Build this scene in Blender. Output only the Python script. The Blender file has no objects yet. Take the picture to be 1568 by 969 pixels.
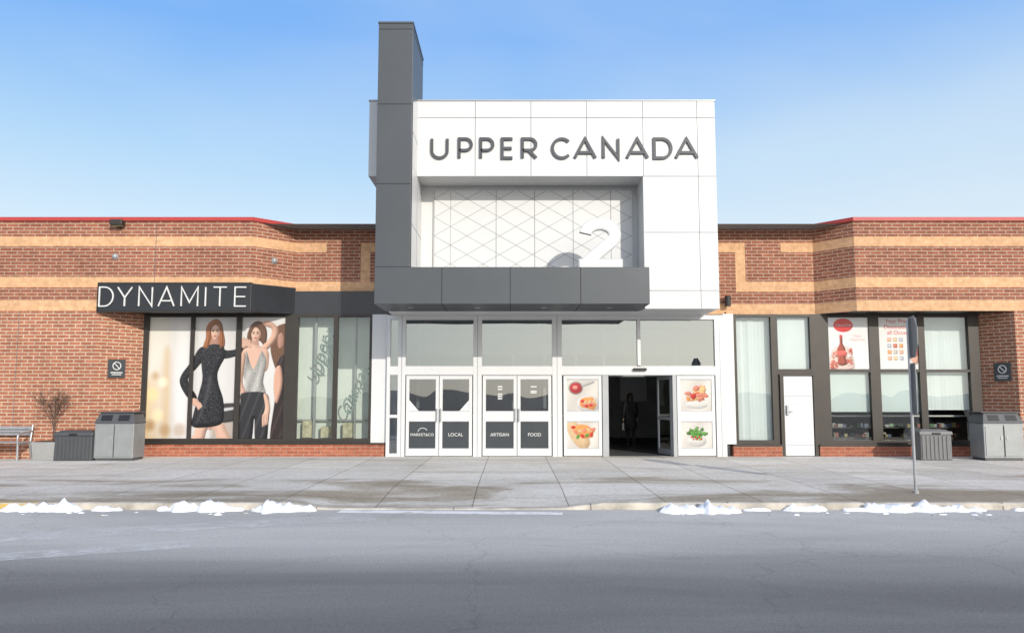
import bpy, bmesh, math, random
import numpy as np
from mathutils import Vector, Matrix, noise
random.seed(4)
S = bpy.context.scene
S.view_settings.view_transform = 'Standard'
S.view_settings.look = 'None'
S.view_settings.exposure = 0

# ---------------------------------------------------------------- helpers
def link(o, parent=None):
    S.collection.objects.link(o)
    if parent is not None:
        o.parent = parent
    return o

def empty(name, loc=(0, 0, 0), rz=0):
    e = bpy.data.objects.new(name, None)
    e.location = loc
    e.rotation_euler = (0, 0, rz)
    e.empty_display_size = 0.3
    return link(e)

def auto_uv(me):
    if not me.polygons:
        return
    uv = me.uv_layers.new(name="UVMap")
    for p in me.polygons:
        n = p.normal
        if abs(n.z) > 0.7:
            for li in p.loop_indices:
                c = me.vertices[me.loops[li].vertex_index].co
                uv.data[li].uv = (c.x, c.y)
        else:
            t = Vector((-n.y, n.x, 0))
            if t.length < 1e-6:
                t = Vector((1, 0, 0))
            t.normalize()
            for li in p.loop_indices:
                c = me.vertices[me.loops[li].vertex_index].co
                uv.data[li].uv = (c.x * t.x + c.y * t.y, c.z)

def mk(name, verts, faces, mat, parent=None, smooth=False, bev=0.0):
    me = bpy.data.meshes.new(name)
    me.from_pydata([tuple(v) for v in verts], [], faces)
    me.update()
    auto_uv(me)
    if mat:
        me.materials.append(mat)
    if smooth:
        for p in me.polygons:
            p.use_smooth = True
    o = bpy.data.objects.new(name, me)
    link(o, parent)
    if bev > 0:
        m = o.modifiers.new("bev", 'BEVEL')
        m.width = bev
        m.segments = 2
        m.limit_method = 'ANGLE'
    return o

BF = [(0, 3, 2, 1), (4, 5, 6, 7), (0, 1, 5, 4), (1, 2, 6, 5), (2, 3, 7, 6), (3, 0, 4, 7)]
def boxes(name, lst, mat, parent=None, bev=0.0):
    V, F = [], []
    for (x0, x1, y0, y1, z0, z1) in lst:
        b = len(V)
        V += [(x0, y0, z0), (x1, y0, z0), (x1, y1, z0), (x0, y1, z0),
              (x0, y0, z1), (x1, y0, z1), (x1, y1, z1), (x0, y1, z1)]
        F += [tuple(b + i for i in f) for f in BF]
    return mk(name, V, F, mat, parent, bev=bev)

def box(name, x0, x1, y0, y1, z0, z1, mat, parent=None, bev=0.0):
    return boxes(name, [(x0, x1, y0, y1, z0, z1)], mat, parent, bev)

def quads(name, lst, mat, parent=None):
    V, F = [], []
    for (xa, ya, xb, yb, z0, z1) in lst:
        b = len(V)
        V += [(xa, ya, z0), (xb, yb, z0), (xb, yb, z1), (xa, ya, z1)]
        F.append((b, b + 1, b + 2, b + 3))
    return mk(name, V, F, mat, parent)

def cyl(name, p0, p1, r, mat, parent=None, seg=12, r2=None):
    p0, p1 = Vector(p0), Vector(p1)
    d = (p1 - p0).normalized()
    a = d.orthogonal().normalized()
    b = d.cross(a)
    r2 = r if r2 is None else r2
    V, F = [], []
    for i in range(seg):
        t = 2 * math.pi * i / seg
        o = a * math.cos(t) + b * math.sin(t)
        V.append(p0 + o * r)
        V.append(p1 + o * r2)
    for i in range(seg):
        j = (i + 1) % seg
        F.append((2 * i, 2 * j, 2 * j + 1, 2 * i + 1))
    F.append(tuple(2 * i for i in range(seg))[::-1])
    F.append(tuple(2 * i + 1 for i in range(seg)))
    return mk(name, V, F, mat, parent, smooth=False)

def stroke_geo(V, F, pts, w, x0, z0, y0, y1, closed=False):
    n = len(pts)
    P = [Vector(p) for p in pts]
    L, R = [], []
    for i in range(n):
        if closed:
            a, c = P[(i - 1) % n], P[(i + 1) % n]
        else:
            a, c = P[max(i - 1, 0)], P[min(i + 1, n - 1)]
        b = P[i]
        d1 = (b - a).normalized() if (b - a).length > 1e-9 else None
        d2 = (c - b).normalized() if (c - b).length > 1e-9 else None
        if d1 is None: d1 = d2
        if d2 is None: d2 = d1
        n1 = Vector((-d1.y, d1.x)); n2 = Vector((-d2.y, d2.x))
        m = n1 + n2
        if m.length < 1e-4:
            m = n1
        m.normalize()
        k = min(1.0 / max(m.dot(n1), 0.3), 2.6)
        L.append(b + m * (w / 2 * k))
        R.append(b - m * (w / 2 * k))
    base = len(V)
    for i in range(n):
        for q, y in ((L[i], y0), (R[i], y0), (L[i], y1), (R[i], y1)):
            V.append((x0 + q.x, y, z0 + q.y))
    rng = range(n) if closed else range(n - 1)
    for i in rng:
        j = (i + 1) % n
        a, b = base + 4 * i, base + 4 * j
        F.append((a, a + 1, b + 1, b))
        F.append((a + 2, b + 2, b + 3, a + 3))
        F.append((a, b, b + 2, a + 2))
        F.append((a + 1, a + 3, b + 3, b + 1))
    if not closed:
        a, b = base, base + 4 * (n - 1)
        F.append((a, a + 2, a + 3, a + 1))
        F.append((b, b + 1, b + 3, b + 2))

def arc(cx, cy, rx, ry, a0, a1, n=14):
    return [(cx + rx * math.cos(math.radians(a0 + (a1 - a0) * i / n)),
             cy + ry * math.sin(math.radians(a0 + (a1 - a0) * i / n))) for i in range(n + 1)]

def glyph(ch, w, h):
    if ch == 'U':
        r = w / 2
        return [([(0, h)] + arc(r, r * .95, r, r * .95, 180, 360) + [(w, h)], False)]
    if ch in 'PR':
        m = h * .40
        ry = (h - m) / 2
        g = [([(0, 0), (0, h)] + arc(w - ry, h - ry, ry, ry, 90, -90) + [(0, m)], False)]
        if ch == 'R':
            g.append(([(w * .45, m), (w * 1.02, 0)], False))
        return g
    if ch == 'E':
        return [([(w, h), (0, h), (0, 0), (w, 0)], False), ([(0, h * .5), (w * .92, h * .5)], False)]
    if ch == 'C':
        return [(arc(w * .52, h / 2, w * .52, h / 2, 44, 316, 26), False)]
    if ch == 'A':
        return [([(0, 0), (w / 2, h), (w, 0)], False), ([(w * .2, h * .28), (w * .8, h * .28)], False)]
    if ch == 'N':
        return [([(0, 0), (0, h), (w, 0), (w, h)], False)]
    if ch == 'D':
        r = h / 2
        return [([(0, h)] + arc(w - r * .9, h / 2, r * .9, h / 2, 90, -90, 18) + [(0, 0)], True)]
    if ch == 'Y':
        return [([(0, h), (w / 2, h * .45), (w, h)], False), ([(w / 2, h * .45), (w / 2, 0)], False)]
    if ch == 'M':
        return [([(0, 0), (0, h), (w / 2, h * .2), (w, h), (w, 0)], False)]
    if ch == 'I':
        return [([(0, 0), (0, h)], False)]
    if ch == 'T':
        return [([(0, h), (w, h)], False), ([(w / 2, h), (w / 2, 0)], False)]

def letters(name, spec, z0, h, sw, yf, yb, mat, parent):
    V, F = [], []
    for (ch, xa, xb) in spec:
        k = 0
        for pts, cl in glyph(ch, (xb - xa) - sw, h - sw):
            stroke_geo(V, F, pts, sw, xa + sw / 2, z0 + sw / 2, yf - 0.003 * k, yb + 0.003 * k, cl)
            k += 1
    return mk(name, V, F, mat, parent)

def text(name, s, x, y, z, size, mat, parent, align='CENTER', ry=0, shear=0, rz=0):
    c = bpy.data.curves.new(name, 'FONT')
    c.body = s
    c.size = size
    c.align_x = align
    c.align_y = 'CENTER'
    c.shear = shear
    c.materials.append(mat)
    o = bpy.data.objects.new(name, c)
    o.matrix_basis = Matrix.Translation((x, y, z)) @ Matrix.Rotation(rz, 4, 'Z') @ Matrix.Rotation(ry, 4, 'Y') @ Matrix.Rotation(math.pi / 2, 4, 'X')
    link(o, parent)
    return o

# ---------------------------------------------------------------- materials
def newmat(name):
    m = bpy.data.materials.new(name)
    m.use_nodes = True
    nt = m.node_tree
    return m, nt, nt.nodes["Principled BSDF"]

def N(nt, t, **kw):
    n = nt.nodes.new(t)
    for k, v in kw.items():
        if k.startswith('i_'):
            n.inputs[k[2:].replace('_', ' ')].default_value = v
        else:
            setattr(n, k, v)
    return n

def ramp(nt, stops):
    r = nt.nodes.new('ShaderNodeValToRGB')
    cr = r.color_ramp
    while len(cr.elements) > 1:
        cr.elements.remove(cr.elements[-1])
    cr.elements[0].position = stops[0][0]
    cr.elements[0].color = stops[0][1]
    for p, c in stops[1:]:
        e = cr.elements.new(p)
        e.color = c
    return r

def g(v):
    return (v, v, v, 1)

def mat(name, col, rough=.5, metal=0.0, var=0.12, scale=3.0, bump=0.0, spec=0.5, stretch=None):
    m, nt, b = newmat(name)
    b.inputs['Roughness'].default_value = rough
    b.inputs['Metallic'].default_value = metal
    b.inputs['Specular IOR Level'].default_value = spec
    tc = N(nt, 'ShaderNodeTexCoord')
    mp = N(nt, 'ShaderNodeMapping')
    if stretch:
        mp.inputs['Scale'].default_value = stretch
    nz = N(nt, 'ShaderNodeTexNoise', i_Scale=scale, i_Detail=5.0, i_Roughness=.6)
    nt.links.new(tc.outputs['Object'], mp.inputs[0])
    nt.links.new(mp.outputs[0], nz.inputs['Vector'])
    r = ramp(nt, [(0.25, tuple(c * (1 - var) for c in col) + (1,)), (0.75, tuple(min(c * (1 + var), 1) for c in col) + (1,))])
    nt.links.new(nz.outputs['Fac'], r.inputs[0])
    nt.links.new(r.outputs[0], b.inputs['Base Color'])
    if bump > 0:
        n2 = N(nt, 'ShaderNodeTexNoise', i_Scale=scale * 12, i_Detail=3.0)
        nt.links.new(tc.outputs['Object'], n2.inputs['Vector'])
        bp = N(nt, 'ShaderNodeBump', i_Strength=bump, i_Distance=.01)
        nt.links.new(n2.outputs['Fac'], bp.inputs['Height'])
        nt.links.new(bp.outputs[0], b.inputs['Normal'])
    return m

def brick(name, c1, c2, mortar, msize=.012, stain=.25):
    m, nt, b = newmat(name)
    b.inputs['Roughness'].default_value = .85
    b.inputs['Specular IOR Level'].default_value = .2
    tc = N(nt, 'ShaderNodeTexCoord')
    bt = N(nt, 'ShaderNodeTexBrick', i_Scale=1.0, i_Mortar_Size=msize, i_Mortar_Smooth=.15, i_Bias=-.1, i_Brick_Width=.30, i_Row_Height=.092)
    bt.inputs['Color1'].default_value = c1 + (1,)
    bt.inputs['Color2'].default_value = c2 + (1,)
    bt.inputs['Mortar'].default_value = mortar + (1,)
    nt.links.new(tc.outputs['UV'], bt.inputs['Vector'])
    nz = N(nt, 'ShaderNodeTexNoise', i_Scale=.55, i_Detail=6.0, i_Roughness=.65)
    nt.links.new(tc.outputs['Object'], nz.inputs['Vector'])
    r = ramp(nt, [(.3, g(1 - stain)), (.7, g(1 + stain * .35))])
    nt.links.new(nz.outputs['Fac'], r.inputs[0])
    n3 = N(nt, 'ShaderNodeTexNoise', i_Scale=9.0, i_Detail=4.0)
    nt.links.new(tc.outputs['Object'], n3.inputs['Vector'])
    r3 = ramp(nt, [(.3, g(.82)), (.7, g(1.12))])
    nt.links.new(n3.outputs['Fac'], r3.inputs[0])
    mx = N(nt, 'ShaderNodeMixRGB', blend_type='MULTIPLY', i_Fac=1.0)
    nt.links.new(bt.outputs['Color'], mx.inputs[1]); nt.links.new(r.outputs[0], mx.inputs[2])
    m2 = N(nt, 'ShaderNodeMixRGB', blend_type='MULTIPLY', i_Fac=1.0)
    nt.links.new(mx.outputs[0], m2.inputs[1]); nt.links.new(r3.outputs[0], m2.inputs[2])
    nt.links.new(m2.outputs[0], b.inputs['Base Color'])
    bp = N(nt, 'ShaderNodeBump', i_Strength=.5, i_Distance=.008, invert=True)
    nt.links.new(bt.outputs['Fac'], bp.inputs['Height'])
    nt.links.new(bp.outputs[0], b.inputs['Normal'])
    return m

def glassmat(name, tint, base, mul=.8, rough=.01, gcol=(.9, .95, 1), bump=.12):
    m = bpy.data.materials.new(name)
    m.use_nodes = True
    nt = m.node_tree
    nt.nodes.clear()
    out = N(nt, 'ShaderNodeOutputMaterial')
    tr = N(nt, 'ShaderNodeBsdfTransparent'); tr.inputs[0].default_value = tint + (1,)
    gl = N(nt, 'ShaderNodeBsdfGlossy'); gl.inputs['Roughness'].default_value = rough
    gl.inputs['Color'].default_value = gcol + (1,)
    fr = N(nt, 'ShaderNodeFresnel', i_IOR=1.5)
    ma = N(nt, 'ShaderNodeMath', operation='MULTIPLY_ADD')
    ma.inputs[1].default_value = mul; ma.inputs[2].default_value = base
    ma.use_clamp = True
    tc = N(nt, 'ShaderNodeTexCoord')
    nz = N(nt, 'ShaderNodeTexNoise', i_Scale=.8, i_Detail=1.0)
    bp = N(nt, 'ShaderNodeBump', i_Strength=bump, i_Distance=.05)
    nt.links.new(tc.outputs['Object'], nz.inputs['Vector'])
    nt.links.new(nz.outputs['Fac'], bp.inputs['Height'])
    nt.links.new(bp.outputs[0], gl.inputs['Normal'])
    nt.links.new(fr.outputs[0], ma.inputs[0])
    mx = N(nt, 'ShaderNodeMixShader')
    nt.links.new(ma.outputs[0], mx.inputs[0]); nt.links.new(tr.outputs[0], mx.inputs[1]); nt.links.new(gl.outputs[0], mx.inputs[2])
    nt.links.new(mx.outputs[0], out.inputs[0])
    return m

M = {}
M['brick'] = brick('red_brick', (.40, .158, .090), (.30, .112, .066), (.54, .40, .30), .014)
M['brick_dark'] = brick('parapet_brick', (.33, .122, .073), (.245, .086, .055), (.45, .32, .235), .013)
M['buff'] = brick('buff_brick', (.68, .405, .225), (.62, .365, .195), (.60, .40, .26), .006, .12)
M['sillbrick'] = brick('sill_brick', (.42, .14, .08), (.32, .10, .06), (.42, .28, .21), .008)
M['coping'] = mat('red_coping', (.40, .045, .04), .5)
M['white'] = mat('white_panel', (.61, .61, .605), .38, var=.03, scale=.7)
M['joint'] = mat('panel_joint', (.12, .12, .13), .8)
M['jointw'] = mat('panel_joint_light', (.20, .20, .21), .8)
M['dark'] = mat('charcoal_panel', (.062, .070, .078), .42, .1, var=.08, scale=.8)
M['darkjoint'] = mat('charcoal_joint', (.02, .02, .022), .8)
M['letter'] = mat('letter_metal', (.045, .050, .058), .5, 0)
M['alu'] = mat('white_aluminium', (.61, .61, .61), .4, var=.04)
M['alugrey'] = mat('grey_aluminium', (.36, .37, .38), .4, .3, var=.06)
M['bronze'] = mat('bronze_frame', (.042, .036, .031), .45, .3)
M['signblk'] = mat('sign_black', (.02, .022, .026), .35)
M['signwht'] = mat('sign_white', (.64, .64, .63), .4, var=.02)
M['glass'] = glassmat('window_glass', (.90, .93, .92), .06)
M['glassr'] = glassmat('transom_glass', (.6, .65, .65), .30, gcol=(.82, .88, .90))
M['glassd'] = glassmat('door_glass', (.5, .53, .54), .20, gcol=(.88, .9, .9))
M['decal'] = mat('door_decal', (.045, .052, .058), .25)
M['black'] = mat('black', (.012, .012, .013), .5)
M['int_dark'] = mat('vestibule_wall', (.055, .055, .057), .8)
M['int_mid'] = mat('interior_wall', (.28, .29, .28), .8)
M['int_light'] = mat('interior_light_wall', (.62, .66, .60), .8, var=.08, scale=1.2)
M['blind'] = mat('window_blind_fabric', (.54, .60, .59), .8, var=.05, scale=1.2)
M['curtain'] = mat('white_curtain', (.62, .66, .655), .8, var=.03)
M['roof'] = mat('roof_gravel', (.2, .2, .2), .9)
M['snow'] = mat('snow', (.82, .83, .85), .6, var=.16, scale=7, bump=.4)
M['galv'] = mat('galvanised_steel', (.42, .43, .44), .35, .6, var=.15, scale=8)
M['binpanel'] = mat('bin_panel', (.28, .29, .29), .45, .3, var=.1, scale=4)
M['binlid'] = mat('bin_lid', (.08, .08, .085), .5, .1)
M['plastic'] = mat('grey_plastic', (.06, .065, .07), .55, var=.1)
M['plastic2'] = mat('grey_plastic_light', (.14, .14, .14), .55, var=.1)
M['stone'] = mat('planter_concrete', (.28, .28, .27), .8, bump=.3)
M['twig'] = mat('twig_bark', (.11, .07, .05), .9)

# ---------------------------------------------------------------- paving materials
def sidewalk_mat():
    m, nt, b = newmat('sidewalk_concrete')
    b.inputs['Roughness'].default_value = .8
    b.inputs['Specular IOR Level'].default_value = .3
    tc = N(nt, 'ShaderNodeTexCoord')
    mp = N(nt, 'ShaderNodeMapping'); mp.inputs['Location'].default_value = (.62, .3, 0)
    nt.links.new(tc.outputs['Object'], mp.inputs[0])
    bt = N(nt, 'ShaderNodeTexBrick', i_Scale=1.0, i_Mortar_Size=.010, i_Mortar_Smooth=.3, i_Bias=0.0, i_Brick_Width=1.5, i_Row_Height=2.25)
    bt.offset = 0.0
    bt.inputs['Color1'].default_value = (.63, .605, .56, 1)
    bt.inputs['Color2'].default_value = (.53, .51, .47, 1)
    bt.inputs['Mortar'].default_value = (.22, .20, .175, 1)
    nt.links.new(mp.outputs[0], bt.inputs['Vector'])
    nz = N(nt, 'ShaderNodeTexNoise', i_Scale=.45, i_Detail=9.0, i_Roughness=.66, i_Distortion=.7)
    mp2 = N(nt, 'ShaderNodeMapping'); mp2.inputs['Scale'].default_value = (.5, 1.3, 1)
    nt.links.new(tc.outputs['Object'], mp2.inputs[0]); nt.links.new(mp2.outputs[0], nz.inputs['Vector'])
    sp = N(nt, 'ShaderNodeSeparateXYZ'); nt.links.new(tc.outputs['Object'], sp.inputs[0])
    mr = N(nt, 'ShaderNodeMapRange'); mr.inputs[1].default_value = 12.3; mr.inputs[2].default_value = 18.0
    mr.inputs[3].default_value = -.06; mr.inputs[4].default_value = .10
    nt.links.new(sp.outputs[1], mr.inputs[0])
    ad = N(nt, 'ShaderNodeMath', operation='ADD')
    nt.links.new(nz.outputs['Fac'], ad.inputs[0]); nt.links.new(mr.outputs[0], ad.inputs[1])
    r = ramp(nt, [(.36, (.50, .44, .36, 1)), (.44, (.66, .61, .54, 1)), (.50, (.93, .91, .88, 1)), (.66, (1.10, 1.10, 1.10, 1))])
    nt.links.new(ad.outputs[0], r.inputs[0])
    mx = N(nt, 'ShaderNodeMixRGB', blend_type='MULTIPLY', i_Fac=1.0)
    nt.links.new(bt.outputs['Color'], mx.inputs[1]); nt.links.new(r.outputs[0], mx.inputs[2])
    n2 = N(nt, 'ShaderNodeTexNoise', i_Scale=14.0, i_Detail=6.0, i_Roughness=.7)
    nt.links.new(tc.outputs['Object'], n2.inputs['Vector'])
    r2 = ramp(nt, [(.3, g(.78)), (.7, g(1.16))])
    nt.links.new(n2.outputs['Fac'], r2.inputs[0])
    m3 = N(nt, 'ShaderNodeMixRGB', blend_type='MULTIPLY', i_Fac=1.0)
    nt.links.new(mx.outputs[0], m3.inputs[1]); nt.links.new(r2.outputs[0], m3.inputs[2])
    vs_ = N(nt, 'ShaderNodeTexVoronoi', i_Scale=1.7)
    nt.links.new(tc.outputs['Object'], vs_.inputs['Vector'])
    rs = ramp(nt, [(.02, g(.6)), (.05, g(1))])
    nt.links.new(vs_.outputs['Distance'], rs.inputs[0])
    m4 = N(nt, 'ShaderNodeMixRGB', blend_type='MULTIPLY', i_Fac=.8)
    nt.links.new(m3.outputs[0], m4.inputs[1]); nt.links.new(rs.outputs[0], m4.inputs[2])
    nt.links.new(m4.outputs[0], b.inputs['Base Color'])
    bp = N(nt, 'ShaderNodeBump', i_Strength=.35, i_Distance=.01)
    nt.links.new(n2.outputs['Fac'], bp.inputs['Height']); nt.links.new(bp.outputs[0], b.inputs['Normal'])
    return m

def asphalt_mat():
    m, nt, b = newmat('asphalt')
    b.inputs['Roughness'].default_value = .85
    b.inputs['Specular IOR Level'].default_value = .25
    tc = N(nt, 'ShaderNodeTexCoord')
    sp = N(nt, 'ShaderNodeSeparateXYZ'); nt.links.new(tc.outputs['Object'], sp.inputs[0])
    nb = N(nt, 'ShaderNodeTexNoise', i_Scale=.35, i_Detail=9.0, i_Roughness=.64, i_Distortion=.5)
    mp = N(nt, 'ShaderNodeMapping'); mp.inputs['Scale'].default_value = (.35, 1.7, 1); mp.inputs['Rotation'].default_value = (0, 0, .12)
    nt.links.new(tc.outputs['Object'], mp.inputs[0]); nt.links.new(mp.outputs[0], nb.inputs['Vector'])
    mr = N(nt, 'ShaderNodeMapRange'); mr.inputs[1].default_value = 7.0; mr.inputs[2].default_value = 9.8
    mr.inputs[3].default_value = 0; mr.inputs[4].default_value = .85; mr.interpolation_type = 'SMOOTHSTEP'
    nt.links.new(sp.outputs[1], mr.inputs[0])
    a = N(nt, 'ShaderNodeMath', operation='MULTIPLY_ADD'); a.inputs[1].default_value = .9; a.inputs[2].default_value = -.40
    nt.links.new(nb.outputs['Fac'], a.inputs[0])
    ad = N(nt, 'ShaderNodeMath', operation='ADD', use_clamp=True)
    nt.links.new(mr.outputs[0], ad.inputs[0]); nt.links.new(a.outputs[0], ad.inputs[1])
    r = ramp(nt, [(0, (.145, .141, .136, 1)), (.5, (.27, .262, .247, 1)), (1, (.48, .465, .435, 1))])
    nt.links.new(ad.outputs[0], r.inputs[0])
    fn = N(nt, 'ShaderNodeTexNoise', i_Scale=45.0, i_Detail=5.0, i_Roughness=.8)
    nt.links.new(tc.outputs['Object'], fn.inputs['Vector'])
    r2 = ramp(nt, [(.3, g(.68)), (.7, g(1.28))])
    nt.links.new(fn.outputs['Fac'], r2.inputs[0])
    mx = N(nt, 'ShaderNodeMixRGB', blend_type='MULTIPLY', i_Fac=1.0)
    nt.links.new(r.outputs[0], mx.inputs[1]); nt.links.new(r2.outputs[0], mx.inputs[2])
    vo = N(nt, 'ShaderNodeTexVoronoi', feature='DISTANCE_TO_EDGE', i_Scale=.30)
    wn = N(nt, 'ShaderNodeTexNoise', i_Scale=1.6, i_Detail=5.0)
    nt.links.new(tc.outputs['Object'], wn.inputs['Vector'])
    vm = N(nt, 'ShaderNodeMixRGB', blend_type='ADD', i_Fac=.9)
    nt.links.new(tc.outputs['Object'], vm.inputs[1]); nt.links.new(wn.outputs['Color'], vm.inputs[2])
    nt.links.new(vm.outputs[0], vo.inputs['Vector'])
    cr = ramp(nt, [(0, g(.70)), (.005, g(1))])
    nt.links.new(vo.outputs['Distance'], cr.inputs[0])
    m2 = N(nt, 'ShaderNodeMixRGB', blend_type='MULTIPLY', i_Fac=.6)
    nt.links.new(mx.outputs[0], m2.inputs[1]); nt.links.new(cr.outputs[0], m2.inputs[2])
    nt.links.new(m2.outputs[0], b.inputs['Base Color'])
    bp = N(nt, 'ShaderNodeBump', i_Strength=.4, i_Distance=.006)
    nt.links.new(fn.outputs['Fac'], bp.inputs['Height']); nt.links.new(bp.outputs[0], b.inputs['Normal'])
    return m

def paint_mat(name, col, lo=.36, hi=.56, top=.75):
    m, nt, b = newmat(name)
    out = nt.nodes['Material Output']
    b.inputs['Roughness'].default_value = .8
    tc = N(nt, 'ShaderNodeTexCoord')
    n = N(nt, 'ShaderNodeTexNoise', i_Scale=3.0, i_Detail=10.0, i_Roughness=.8)
    nt.links.new(tc.outputs['Object'], n.inputs['Vector'])
    r = ramp(nt, [(lo, g(0.03)), (hi, g(top))])
    nt.links.new(n.outputs['Fac'], r.inputs[0])
    b.inputs['Base Color'].default_value = col + (1,)
    t = N(nt, 'ShaderNodeBsdfTransparent')
    mx = N(nt, 'ShaderNodeMixShader')
    nt.links.new(r.outputs[0], mx.inputs[0]); nt.links.new(t.outputs[0], mx.inputs[1]); nt.links.new(b.outputs[0], mx.inputs[2])
    nt.links.new(mx.outputs[0], out.inputs[0])
    return m

M['walk'] = sidewalk_mat()
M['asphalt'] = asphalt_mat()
M['kerb'] = mat('kerb_concrete', (.44, .40, .34), .85, var=.5, scale=2.2, bump=.4)
M['paint'] = paint_mat('worn_white_paint', (.72, .71, .69), .38, .60, .62)
M['paint2'] = paint_mat('white_paint', (.80, .79, .77), .30, .48, .9)
M['yellow'] = paint_mat('worn_yellow_paint', (.66, .44, .10), .34, .55, .8)
M['ground'] = mat('ground_asphalt', (.18, .176, .17), .9, var=.25, scale=.2)

# ---------------------------------------------------------------- ground
KY = 12.2
ROADZ = -.07
mk('ground', [(-600, -600, ROADZ - .03), (600, -600, ROADZ - .03), (600, 700, ROADZ - .03), (-600, 700, ROADZ - .03)], [(0, 1, 2, 3)], M['ground'])
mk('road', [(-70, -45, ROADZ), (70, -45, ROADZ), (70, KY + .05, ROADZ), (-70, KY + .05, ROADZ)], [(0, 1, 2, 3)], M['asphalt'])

def sm(t):
    t = max(0, min(1, t))
    return t * t * (3 - 2 * t)
def walkz(x, y):
    rx = sm((x + 3.6) / .9) * sm((1.5 - x) / .9)
    ry = sm((14.4 - y) / 2.1)
    return .03 - .085 * rx * ry
xs = [-60, -40, -25, -18] + [-14 + .35 * i for i in range(81)] + [18, 25, 40, 60]
ys = [KY + .15 + .3 * i for i in range(9)] + [16, 18, 20, 21.4]
V, F = [], []
for y in ys:
    for x in xs:
        V.append((x, y, walkz(x, y)))
nx = len(xs)
for j in range(len(ys) - 1):
    for i in range(nx - 1):
        a = j * nx + i
        F.append((a, a + 1, a + nx + 1, a + nx))
mk('sidewalk', V, F, M['walk'], smooth=True)
V, F = [], []
for x in xs:
    j = .006 * math.sin(x * 1.7)
    z = walkz(x, KY + .15)
    V += [(x, KY + j, ROADZ - .02), (x, KY + .012 + j, z - .012), (x, KY + .03 + j, z + .002), (x, KY + .148, z + .002), (x, KY + .148, ROADZ - .02)]
for i in range(nx - 1):
    for k in range(4):
        a = i * 5 + k
        F.append((a, a + 5, a + 6, a + 1))
kb = mk('kerb', V, F, M['kerb'])
V, F = [], []
for i in range(14):
    x = -13.5 + i * 2.1
    z = walkz(x, KY + .15)
    b = len(V)
    V += [(x, KY - .004, ROADZ), (x + .014, KY - .004, ROADZ), (x + .014, KY + .02, z + .005), (x, KY + .02, z + .005), (x, KY + .146, z + .005), (x + .014, KY + .146, z + .005)]
    F += [(b, b + 1, b + 2, b + 3), (b + 3, b + 2, b + 5, b + 4)]
mk('joints', V, F, M['joint'], kb)

def stripe(V, F, p0, p1, w):
    p0, p1 = Vector(p0), Vector(p1)
    d = (p1 - p0).normalized()
    n = Vector((-d.y, d.x)) * w / 2
    b = len(V)
    for q in (p0 - n, p1 - n, p1 + n, p0 + n):
        V.append((q.x, q.y, ROADZ + .004))
    F.append((b, b + 1, b + 2, b + 3))
V, F = [], []
stripe(V, F, (-10.5, 8.15), (-2.0, 11.5), .62)
stripe(V, F, (-10.5, 6.65), (-3.8, 9.45), .46)
mk('crosswalk_marking', V, F, M['paint'])
V, F = [], []
stripe(V, F, (-2.6, 12.02), (.75, 11.80), .27)
mk('stop_line_marking', V, F, M['paint2'])
mk('kerb_yellow_paint', [(-9.4, KY + .03, .036), (-7.3, KY + .03, .036), (-7.3, KY + .14, .036), (-9.4, KY + .14, .036),
                         (-9.4, KY - .012, -.06), (-7.3, KY - .012, -.06), (-7.3, KY + .005, .022), (-9.4, KY + .005, .022)], [(0, 1, 2, 3), (4, 5, 6, 7)], M['yellow'])

V, F = [], []
def snow(x0, x1, yc, wid, hgt, zb):
    n = max(6, int((x1 - x0) / .03)); k = 10
    b = len(V)
    for i in range(n + 1):
        t = i / n
        x = x0 + (x1 - x0) * t
        env = (math.sin(math.pi * t) ** .35) * (.55 + .8 * abs(noise.noise(Vector((x * 2.3, yc, 1)))) + .35 * noise.noise(Vector((x * 7, 3, 1))))
        for j in range(k + 1):
            s = j / k * 2 - 1
            yy = yc + s * wid * env + .06 * noise.noise(Vector((x * 3, 8, j * .3))) + .03 * noise.noise(Vector((x * 12, 8, j)))
            hh = hgt * env * max(0, 1 - s * s) * (.75 + .9 * abs(noise.noise(Vector((x * 9, yy * 11, 5)))))
            V.append((x, yy, zb - .012 + hh))
    for i in range(n):
        for j in range(k):
            a = b + i * (k + 1) + j
            F.append((a, a + 1, a + k + 2, a + k + 1))
snow(-7.75, -6.5, 12.12, .24, .17, ROADZ); snow(-6.40, -5.9, 12.14, .14, .12, ROADZ)
snow(-5.4, -4.05, 12.14, .22, .16, ROADZ); snow(-3.95, -2.95, 12.10, .26, .18, ROADZ)
snow(2.2, 3.45, 11.98, .36, .20, ROADZ); snow(3.5, 3.95, 12.12, .12, .09, ROADZ)
snow(4.1, 4.8, 12.13, .19, .15, ROADZ); snow(5.0, 7.2, 12.10, .25, .16, ROADZ); snow(7.6, 8.5, 12.13, .16, .12, ROADZ)
rs_ = random.Random(12)
for _ in range(30):
    x = rs_.choice([rs_.uniform(-7.8, -2.9), rs_.uniform(2.0, 8.2)])
    snow(x, x + rs_.uniform(.05, .16), rs_.uniform(11.65, 12.0), rs_.uniform(.03, .06), .04, ROADZ)
mk('snow_bank', V, F, M['snow'], smooth=True)

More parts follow.
